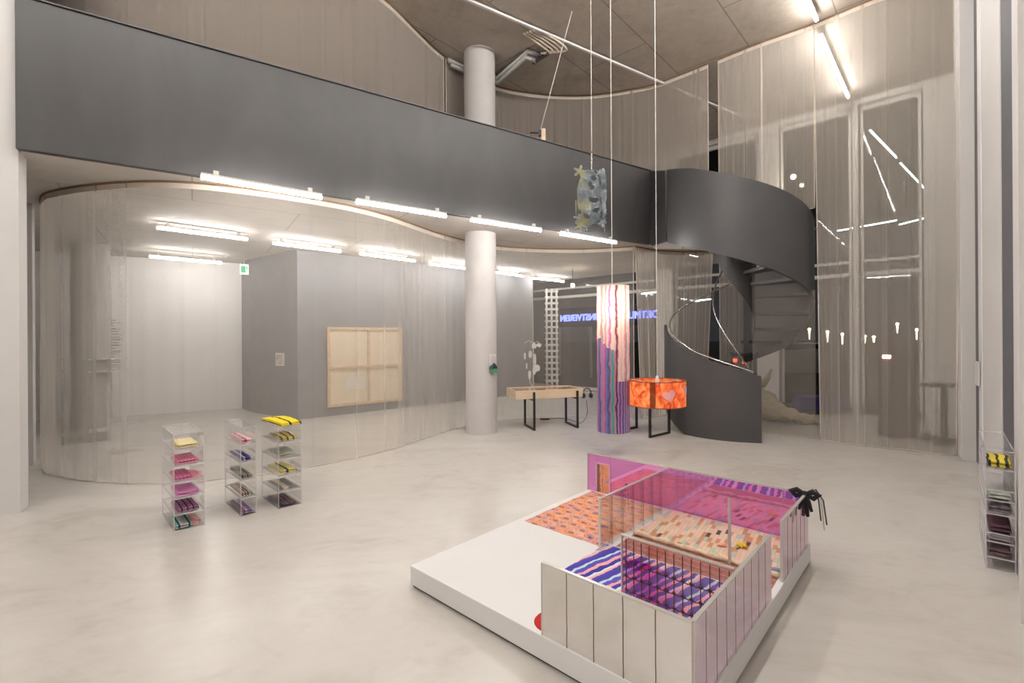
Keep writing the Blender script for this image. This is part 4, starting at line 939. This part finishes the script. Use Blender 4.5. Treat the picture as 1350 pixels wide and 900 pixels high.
for k in range(8):
    hk = ztot * hs[k] / tot; w1_ = 'bottom' if k == 0 else 'top' if k == 7 else ['second', 'third', 'fourth', 'fifth', 'sixth', 'seventh'][k - 1] + ' from the floor'
    box_obj(wR, dR, hk - .001, (c.x, c.y, z), rotR, 'clear acrylic box of the tower by the right wall, ' + w1_, 'clear boxes of the tower by the right wall')
    if scR[k]: scarf(wR - .03, .34, (c.x - Yv.x * .27, c.y - Yv.y * .27, z + .007), rotR, scR[k][1], scR[k][0] + ' in the clear tower by the right wall', 2, 70 + k, None, min(.024, hk * .28), None, 0.01)
    z += hk

# ------------------------------------------------------------------ behind the curtain
def on_grey(px, py):                               # a point on the grey wall's long face
    r = ray(px, py); t = ((k2 - Vector((0, 0, 0))).dot(kn)) / (r.x * kn.x + r.y * kn.y); return Vector((r.x * t, r.y * t, HC + r.z * t))
cvL, cvR = on_grey(431, 537), on_grey(529, 526); cvT = on_grey(430, 431)
cw, ch = (Vector((cvR.x, cvR.y, 0)) - Vector((cvL.x, cvL.y, 0))).length, cvT.z - cvL.z
rk = math.atan2(kd.y, kd.x); M['canvas'] = plain('raw_canvas', (.74, .62, .45), .9, var=.05, scale=3); M['pine'] = plain('pine_bar', (.62, .45, .28), .7, var=.1, scale=12)
cv = thing('stretched_canvas', 'back of a large stretched canvas with cross bars on the grey wall', 'painting', cvL - kn * 0.03, rk)
mb = MB(); mb.box((cw / 2, 0.0, ch / 2), (cw, 0.012, ch)); mb.build('canvas', M['canvas'], cv)
mb = MB(); b = 0.06
for x in (b / 2, cw - b / 2): mb.box((x, -.02, ch / 2), (b, .028, ch))
for zz in (b / 2, ch - b / 2): mb.box((cw / 2, -.02, zz), (cw - 2 * b, .028, b))
mb.build('stretcher_frame', M['pine'], cv, bevel=.004)
mb = MB(); mb.box((cw * .53, -.017, ch / 2), (b, .022, ch - 2 * b)); mb.build('cross_bar', M['pine'], cv)
mb = MB(); mb.box((cw / 2, -.022, ch * .49), (cw - 2 * b, .026, b)); mb.build('cross_bar', M['pine'], cv)
mb = MB(); mb.box((cw * .36, -.009, ch * .28), (cw * .24, .004, ch * .15)); mb.build('paper_label', plain('paper', (.72, .66, .58), .8), cv)
kf = (k2 - k1).normalized(); kfn = Vector((-kf.y, kf.x, 0))
def on_face(px, py):
    r = ray(px, py); t = k1.dot(kfn) / (r.x * kfn.x + r.y * kfn.y); return Vector((r.x * t, r.y * t, HC + r.z * t))
p = on_face(370.5, 473.5); sp_ = thing('small_picture', 'small pale picture on the grey wall left of the canvas', 'picture', p - kfn * 0.02, math.atan2(kf.y, kf.x))
if (p - kfn * .02).length > p.length: sp_.location = p + kfn * .02
mb = MB(); mb.box((0, 0, 0), (.30, .03, .27)); mb.build('frame', M['pale'], sp_)
k_ = NT('faint_print'); o_ = k_.obj(); mt = k_.done(k_.bsdf(k_.ramp(k_.noise(o_, 9, 3), [(.35, (.45, .33, .24)), (.6, (.62, .58, .54))]), .8))
mb = MB(); mb.box((0, -.018, 0), (.24, .008, .21)); mb.build('print', mt, sp_)
# exit sign
p = ony(322, 355, 10.6); et = thing('exit_sign', 'small green and white exit sign hanging below the soffit by the white wall', 'sign', p, 0.6)
mb = MB(); mb.box((0, 0, 0), (.17, .04, .22)); mb.build('sign_box', emit('exit_white', (.75, .95, .82), 0.9), et)
mb = MB(); mb.box((-.02, -.022, .0), (.09, .006, .15)); mb.box((.05, -.022, .03), (.03, .006, .06)); mb.build('pictogram', emit('exit_green', (.05, .45, .2), 0.6), et)
mb = MB(); mb.tube([(0, 0, .11), (0, 0, ZS - p.z)], .008); mb.build('hanger', M['pale'], et)
# vinyl text lines on the white wall
wn_ = Vector((-wd_.y, wd_.x, 0))
def on_back(px, py):
    r = ray(px, py); t = w1.dot(wn_) / (r.x * wn_.x + r.y * wn_.y); return Vector((r.x * t, r.y * t, HC + r.z * t))
rnd = random.Random(4); mb = MB(); o0 = on_back(144, 455)
for i in range(17):
    y = 422 + i * 3.7; x0 = 144; x = x0; x1 = 144 + rnd.choice((6, 9, 13, 18, 18.5, 12))
    while x < x1:
        w_ = rnd.uniform(1.0, 3.0); a, b = on_back(x, y) - o0, on_back(min(x + w_, x1), y) - o0; mb.bar(a - wn_ * .004, b - wn_ * .004, .004, .018); x += w_ + .5
for y in (425.5, 434, 446.5, 454.5, 464.5, 471.5, 475.5, 483.5):
    a, b = on_back(144, y) - o0, on_back(162.5, y) - o0; mb.bar(a - wn_ * .004, b - wn_ * .004, .003, .008)
tag(mb.build('wall_text', plain('grey_vinyl', (.25, .22, .20), .8), loc=o0), 'grey lettered text lines on the white wall, right of the left column', 'text')
# floor grating and floor boxes
def quad_on_floor(name, pix, th, mat, label, cat):
    pts = [onz(*p) for p in pix]; c = sum(pts, Vector()) / len(pts); mb = MB()
    mb.prism([p - c for p in pts][::-1], 0.001, th); return tag(mb.build(name, mat, loc=c), label, cat)
M['grate'] = stripes('steel_grating', [(.16, .15, .14), (.30, .28, .26)], .03)
quad_on_floor('floor_grating', [(80, 576), (143, 568.5), (146, 579.5), (82, 587)], .008, M['grate'], 'dark ribbed floor grating in front of the left column', 'grating')
for px, py, r, lb, mat in ((169, 557.5, .16, 'round floor socket cover with dark slot near the white wall', M['pipe']), (167, 594, .22, 'flat round floor cover behind the curtain at left', plain('cover', (.42, .38, .33), .4))):
    mb = MB(); mb.lathe([(.001, .001), (r, .001), (r, .004), (r * .9, .006), (.001, .006)], 36); tag(mb.build('floor_cover', mat, loc=onz(px, py)), lb, 'cover')
# note and device on the main column
def on_col(px, py, off=0.0):
    p = ony(px, py, cc.y - cr); dx = p.x - cc.x
    Y = cc.y - math.sqrt(max(1e-4, (cr + off) ** 2 - dx * dx)); return ony(px, py, Y)
a_ = 0.85; dirn = Vector((math.sin(a_), -math.cos(a_), 0)); pz = ony(648, 474, cc.y - .18).z
nt = thing('wall_note', 'small pale card with grey chevrons on the main column', 'card', cc + dirn * (cr + .006) + Vector((0, 0, pz)), a_)
mb = MB(); mb.box((0, 0, 0), (.17, .008, .19)); mb.build('card', M['white'], nt)
mb = MB()
for k in range(4):
    for s in (-1, 1): mb.bar((0, -.006, .07 - k * .035), (s * .065, -.006, .035 - k * .035), .004, .009)
mb.build('chevrons', M['pipe'], nt)
gt = thing('wall_bracket', 'small green glass bracket on the main column below the chevron card', 'bracket', cc + dirn * (cr + .03) + Vector((0, 0, ony(648, 484, cc.y - .18).z)), a_)
M['green'] = plain('green_glass', (.10, .26, .17), .2)
mb = MB(); mb.add([(-.085, -.03, -.02), (.085, -.03, -.02), (.0, -.03, .07), (-.085, .03, -.02), (.085, .03, -.02), (.0, .03, .07)], [(0, 1, 2), (5, 4, 3), (0, 3, 4, 1), (1, 4, 5, 2), (2, 5, 3, 0)]); mb.build('gable', plain('dark_gable', (.03, .06, .05), .4), gt)
mb = MB(); mb.box((0, 0, -.055), (.14, .06, .07)); mb.build('glass_block', M['green'], gt, bevel=.008)
# hanging mobile behind the curtain
mp = ony(703, 452, 10.3); mo = thing('hanging_mobile', 'pale mobile of looped wire and shell-like pieces behind the curtain over the plywood table', 'mobile', mp)
um = 10.3 / FP; rnd = random.Random(5)
mb = MB(); mb.tube([(0, 0, 0), (0, 0, ZS - mp.z)], .004, 5); mb.tube([(0, 0, 0), (0.0, 0, -55 * um), (-.02, 0, -57 * um), (-5 * um, 0, -52 * um), (-5 * um, 0, -40 * um)], .008, 6)
mb.tube([(-12 * um, 0, 0), (-6 * um, .0, 3 * um), (0, 0, 0), (6 * um, 0, 2 * um), (10 * um, 0, -3 * um)], .006, 5); mb.build('wire', M['cord'], mo)
for x, y, a, b in ((1, 4, 3.2, 4), (-4, 15, 2.5, 5), (2, 22, 2, 8), (4, 33, 5, 5), (1, 37, 2.5, 5), (-5, 42, 2.2, 6), (7, 3, 4, 2.5), (-11, 17, 1.5, 5), (-9, 30, 1.2, 4)):
    mb = MB(); mb.ball((0, 0, 0), 1, 8)
    mb.v = [Vector((x * um + v.x * a * um, v.y * .02, -y * um + v.z * b * um)) * 1.0 for v in mb.v]
    for i, v in enumerate(mb.v): mb.v[i] = v + Vector((0, 0, .02 * mnoise.noise(v * 25)))
    mb.build('shell', M['white'], mo, smooth=True)
# beige cloth creature behind the stair
cg = plain('beige_linen', (.40, .345, .255), .9, var=.12, scale=9, bump=.3)
path = [ony(1001, 508, 10.3), onz(1004, 528, .30), onz(1012, 536, .26), onz(1030, 544, .2), onz(1050, 549, .14), onz(1068, 553.5, .08), onz(1083, 558, .03)]
cr_ = thing('cloth_creature', 'beige quilted cloth creature with raised tail lying behind the stair curtain', 'sculpture', Vector((path[2].x, path[2].y, 0))); o0 = cr_.location.copy()
cp_ = crom([p - o0 for p in path], .03); n = len(cp_); rr = [table([(0, .05), (.12, .12), (.3, .27), (.55, .21), (.8, .11), (1, .02)], i / (n - 1)) for i in range(n)]
mb = MB(); mb.tube(cp_, rr, 20)
for i, v in enumerate(mb.v):
    d = .06 * mnoise.noise(v * 6) + .028 * math.sin(v.x * 34 + v.z * 22 + 3 * mnoise.noise(v * 3)); mb.v[i] = Vector((v.x, v.y, max(.004, v.z + d)))
mb.build('body', cg, cr_, smooth=True)
for a, b in ((ony(1001, 508, 10.3), [ony(1006, 505, 10.3), ony(1012, 498, 10.25), ony(1017, 486, 10.2)]), (ony(1001, 508, 10.3), [ony(994, 498, 10.3), ony(988, 494, 10.3), ony(980, 490, 10.35)])):
    q = crom([p - o0 for p in [a] + b], .02); mb = MB(); mb.tube(q, [lerp(.10, .02, i / (len(q) - 1)) for i in range(len(q))], 10); mb.build('fluke', cg, cr_, smooth=True)
# dark loudspeaker box and black table behind the right curtain
p = onz(1194, 577.5); mb = MB(); mb.box((0, 0, .58), (.42, .32, 1.16))
tag(mb.build('dark_cabinet', plain('dark_cabinet_paint', (.02, .018, .017), .8), loc=(p.x, p.y + .16, 0), rotz=-.12, bevel=.006), 'tall dark cabinet behind the right curtain', 'cabinet')
p = onz(1245, 582); tb = thing('steel_table', 'dark steel table with a single flat foot frame behind the right curtain', 'table', p, -.2)
zt = HC + ray(1245, 508).z * p.y
mb = MB(); mb.box((.12, .1, zt), (.78, .5, .025)); mb.build('tabletop', M['dark'], tb)
mb = MB(); mb.bar((0, 0, .0), (0, 0, zt), .07, .05); mb.build('leg', M['dark'], tb)
mb = MB(); mb.bar((-.3, .05, .02), (.4, .05, .02), .06, .04); mb.bar((0, -.35, .02), (0, .5, .02), .06, .04); mb.bar((-.3, -.28, .02), (.3, -.35, .02), .06, .04); mb.build('foot_frame', M['dark'], tb)
# blue bench
p = onz(1088, 546.5); bt_ = thing('blue_bench', 'low dark blue upholstered bench behind the right curtain', 'bench', p, -.08)
mb = MB(); mb.box((0, .2, .22), (.95, .4, .30)); mb.build('seat', M['bench'], bt_, bevel=.03)
mb = MB(); mb.box((0, .2, .035), (.9, .36, .07)); mb.build('plinth', M['dark'], bt_)
# light wood and card notes on the right piers
p = ony(1269.5, 480, 6.42); mb = MB(); mb.box((0, 0, 0), (.05, .02, .28)); tag(mb.build('door_pull', M['pine'], loc=p + Vector((-.01, -.03, 0)), rotz=-.8), 'slim wooden pull plate at the right edge of the tall curtain', 'handle')
p = rm + d2_ * along(1291.5) - n2_ * .025; q = thing('wall_note', 'narrow printed card on the edge of the right wall door leaf', 'card', (p.x, p.y, ony(1289, 492, p.y).z), math.atan2(d2_.y, d2_.x) + PI)
mb = MB(); mb.box((0, 0, 0), (.24, .012, .30)); mb.build('card', M['white'], q); mb = MB(); mb.box((0, .008, -.06), (.18, .006, .12)); mb.build('print', M['green'], q)

# ------------------------------------------------------------------ outside
mb = MB(); mb.prism([(-40, 17.3), (-0.5, 17.3), (9.3, 8.7), (14, 4), (120, 4), (120, 160), (-40, 160)], -.25, -.02); struct(mb.build('floor_street', M['asphalt']))
mb = MB(); mb.prism([facp(-3, 0, .6), facp(14, 0, .6), facp(14, 0, 16), facp(-3, 0, 16)], 7.2, 7.4); struct(mb.build('ceiling_canopy', M['dark']))
g3 = 'cool tube lights outside the right windows'
zz = 7.05
for (a, b, w_) in (((1147, 172), (1182, 208), 'upper of the slanting pair'), ((1187, 215), (1243, 274), 'lower of the slanting pair')):
    tube_light(onz(*a, zz), onz(*b, zz), 'cool white tube light outside the window, ' + w_, g3, M['cooltube'], .06)
for (a, b, w_) in (((1104, 302.5), (1182, 292.5), 'left of the level pair'), ((1186, 292), (1242, 286), 'right of the level pair')):
    a, b = ony(*a, 17.0), ony(*b, 15.5); tube_light(a, b, 'cool white tube light outside the window, ' + w_, g3, M['cooltube'], 7.3 - a.z)
for (a, b, w_) in (((846, 384), (868, 388), 'left of the stair above the neon letters'), ((915, 394), (937, 397), 'seen through the stair opening')):
    a, b = ony(*a, 17.0), ony(*b, 16.2); tube_light(a, b, 'short cool tube light outside, ' + w_, 'short cool tubes beyond the stair', M['cooltube'], 7.25 - a.z)
# neon lettering seen from its back
pr, plf = ony(879, 413, 16.6), ony(739, 419.5, 20.5)
cu = bpy.data.curves.new('neon_letters', 'FONT'); cu.body = 'DORTMUNDER KUNSTVEREIN'; cu.extrude = .01; cu.size = .36; cu.align_x = 'LEFT'; cu.fill_mode = 'NONE'; cu.bevel_depth = .014
tmp = bpy.data.objects.new('tmp', cu); C.objects.link(tmp); bpy.context.view_layer.update()
me = bpy.data.meshes.new_from_object(tmp); bpy.data.objects.remove(tmp)
me.materials.clear(); me.materials.append(M['neon']); no = bpy.data.objects.new('neon_lettering', me); C.objects.link(no)
xs = [v.co.x for v in me.vertices]; wd0 = max(xs) - min(xs)
dv = plf - pr; dv.z = 0
no.scale = (dv.length / wd0, 1, 1); no.location = pr - Vector((0, 0, .12)); no.rotation_euler = (PI / 2, 0, math.atan2(dv.y, dv.x))
tag(no, 'blue neon lettering outside, read mirrored through the curtain on both sides of the striped lamp', 'sign')
# fascia carrying the letters, pierced pillar
fo = thing('sign_fascia', 'dark shop fascia with white posts outside behind the neon lettering', 'fascia', pr); off = Vector((0, .25, 0)); dn = dv.normalized()
mb = MB(); mb.bar(off - dn * .6 + Vector((0, 0, .02)), off + dv + dn * .15 + Vector((0, 0, .02)), .06, .8); mb.build('board', M['dark'], fo)
for f in (0.02, 0.42, 0.66, 1.0):
    q = off + dv * f; mb = MB(); mb.bar(q + Vector((0, 0, -pr.z)), q + Vector((0, 0, -.38)), .10, .10); mb.build('post', M['pale'], fo)
a, b = ony(727, 395, 15.2), onz(727, 512); b = Vector((a.x, a.y, 0)); t = thing('pierced_pillar', 'pale pillar of pierced square blocks outside behind the plywood table', 'pillar', b)
mb = MB(); wpl = .42
for x in (-.19, -.03, .13): mb.box((x + .03, 0, 1.6), (.05, .2, 3.2))
for k in range(17): mb.box((0.0, 0, .08 + k * .19), (wpl, .18, .06))
mb.build('blocks', M['pale'], t)
# street lamps
for px, py, Y, w_ in ((1067, 434, 70, 'first from the left'), (1091, 437.5, 85, 'second from the left'), (1110.5, 440.5, 95, 'third from the left'), (1140, 443, 110, 'fourth from the left'), (1152, 444, 115, 'fifth from the left'), (1183, 427, 46, 'largest and highest'), (1208.5, 434.5, 62, 'right of the largest'), (1237, 441, 90, 'left of the last pair'), (1244, 441, 92, 'rightmost of all')):
    c = ony(px, py, Y); k = Y / FP; t = thing('street_lamp', 'glowing street lamp across the street, ' + w_, 'lamp', (c.x, c.y, 0), 0, 'street lamps across the street')
    mb = MB(); mb.tube([(0, 0, -.02), (0, 0, c.z - 12 * k)], .05, 6); mb.build('pole', M['dark'], t)
    mb = MB(); mb.tube([(0, 0, c.z - 13 * k), (0, 0, c.z)], [.5 * k, 1.1 * k], 8); mb.ball((0, 0, c.z), 1.9 * k, 6); mb.build('lamp_head_and_streak', M['lampglow'], t, smooth=True)  # the tapered tube is the lamp's glow streak, put in as glowing shape
def car(px, Y, py, rot, paint, label, front):
    p = ony(px, py, Y); t = thing('car', label, 'car', (p.x, p.y, -.02), rot)
    prof = [(-2.1, .35), (-2.1, .75), (-1.95, .95), (-1.2, 1.02), (-.6, 1.42), (.7, 1.45), (1.4, 1.05), (2.0, .98), (2.1, .6), (2.1, .35)]
    mb = MB(); n = len(prof); vs = [(x, y * (.8 if z < 1.1 else .62), z) for y in (-1, 1) for x, z in prof]
    mb.add(vs, [tuple(range(n)), tuple(range(n, 2 * n))[::-1]] + [(i, n + i, n + (i + 1) % n, (i + 1) % n) for i in range(n)]); mb.build('body', paint, t, bevel=.06)
    for s in (-1, 1):
        mb = MB(); mb.add([(-1.0, s * .74, 1.08), (1.2, s * .74, 1.08), (.65, s * .66, 1.38), (-.55, s * .66, 1.38)], [(0, 1, 2, 3)]); mb.add([(-1.0, s * .76, 1.08), (1.2, s * .76, 1.08), (.65, s * .68, 1.38), (-.55, s * .68, 1.38)], [(0, 1, 2, 3)]); mb.build('side_window', M['carglass'], t)
    for x in (-1.3, 1.3):
        for s in (-1, 1):
            mb = MB(); mb.tube([(x, s * .62, .33), (x, s * .84, .33)], .33, 20); w = mb.build('wheel', M['rubber'], t)
            mb = MB(); mb.tube([(x, s * .83, .33), (x, s * .855, .33)], .2, 14); mb.build('hub', M['chrome'], w)
    for s in (-1, 1):
        mb = MB(); mb.box((-2.09, s * .55, .74), (.08, .3, .13)); mb.build('headlight' if front == 1 else 'tail_light', M['head'] if front == 1 else M['tail'], t)
    return t
car(1055, 17.5, 478, -.15, M['carw'], 'silver parked car with red tail lights beyond the stair curtain', 0)
car(1192, 22.0, 475, .35, M['carr'], 'dark red car with one bright headlight outside the right window', 1)
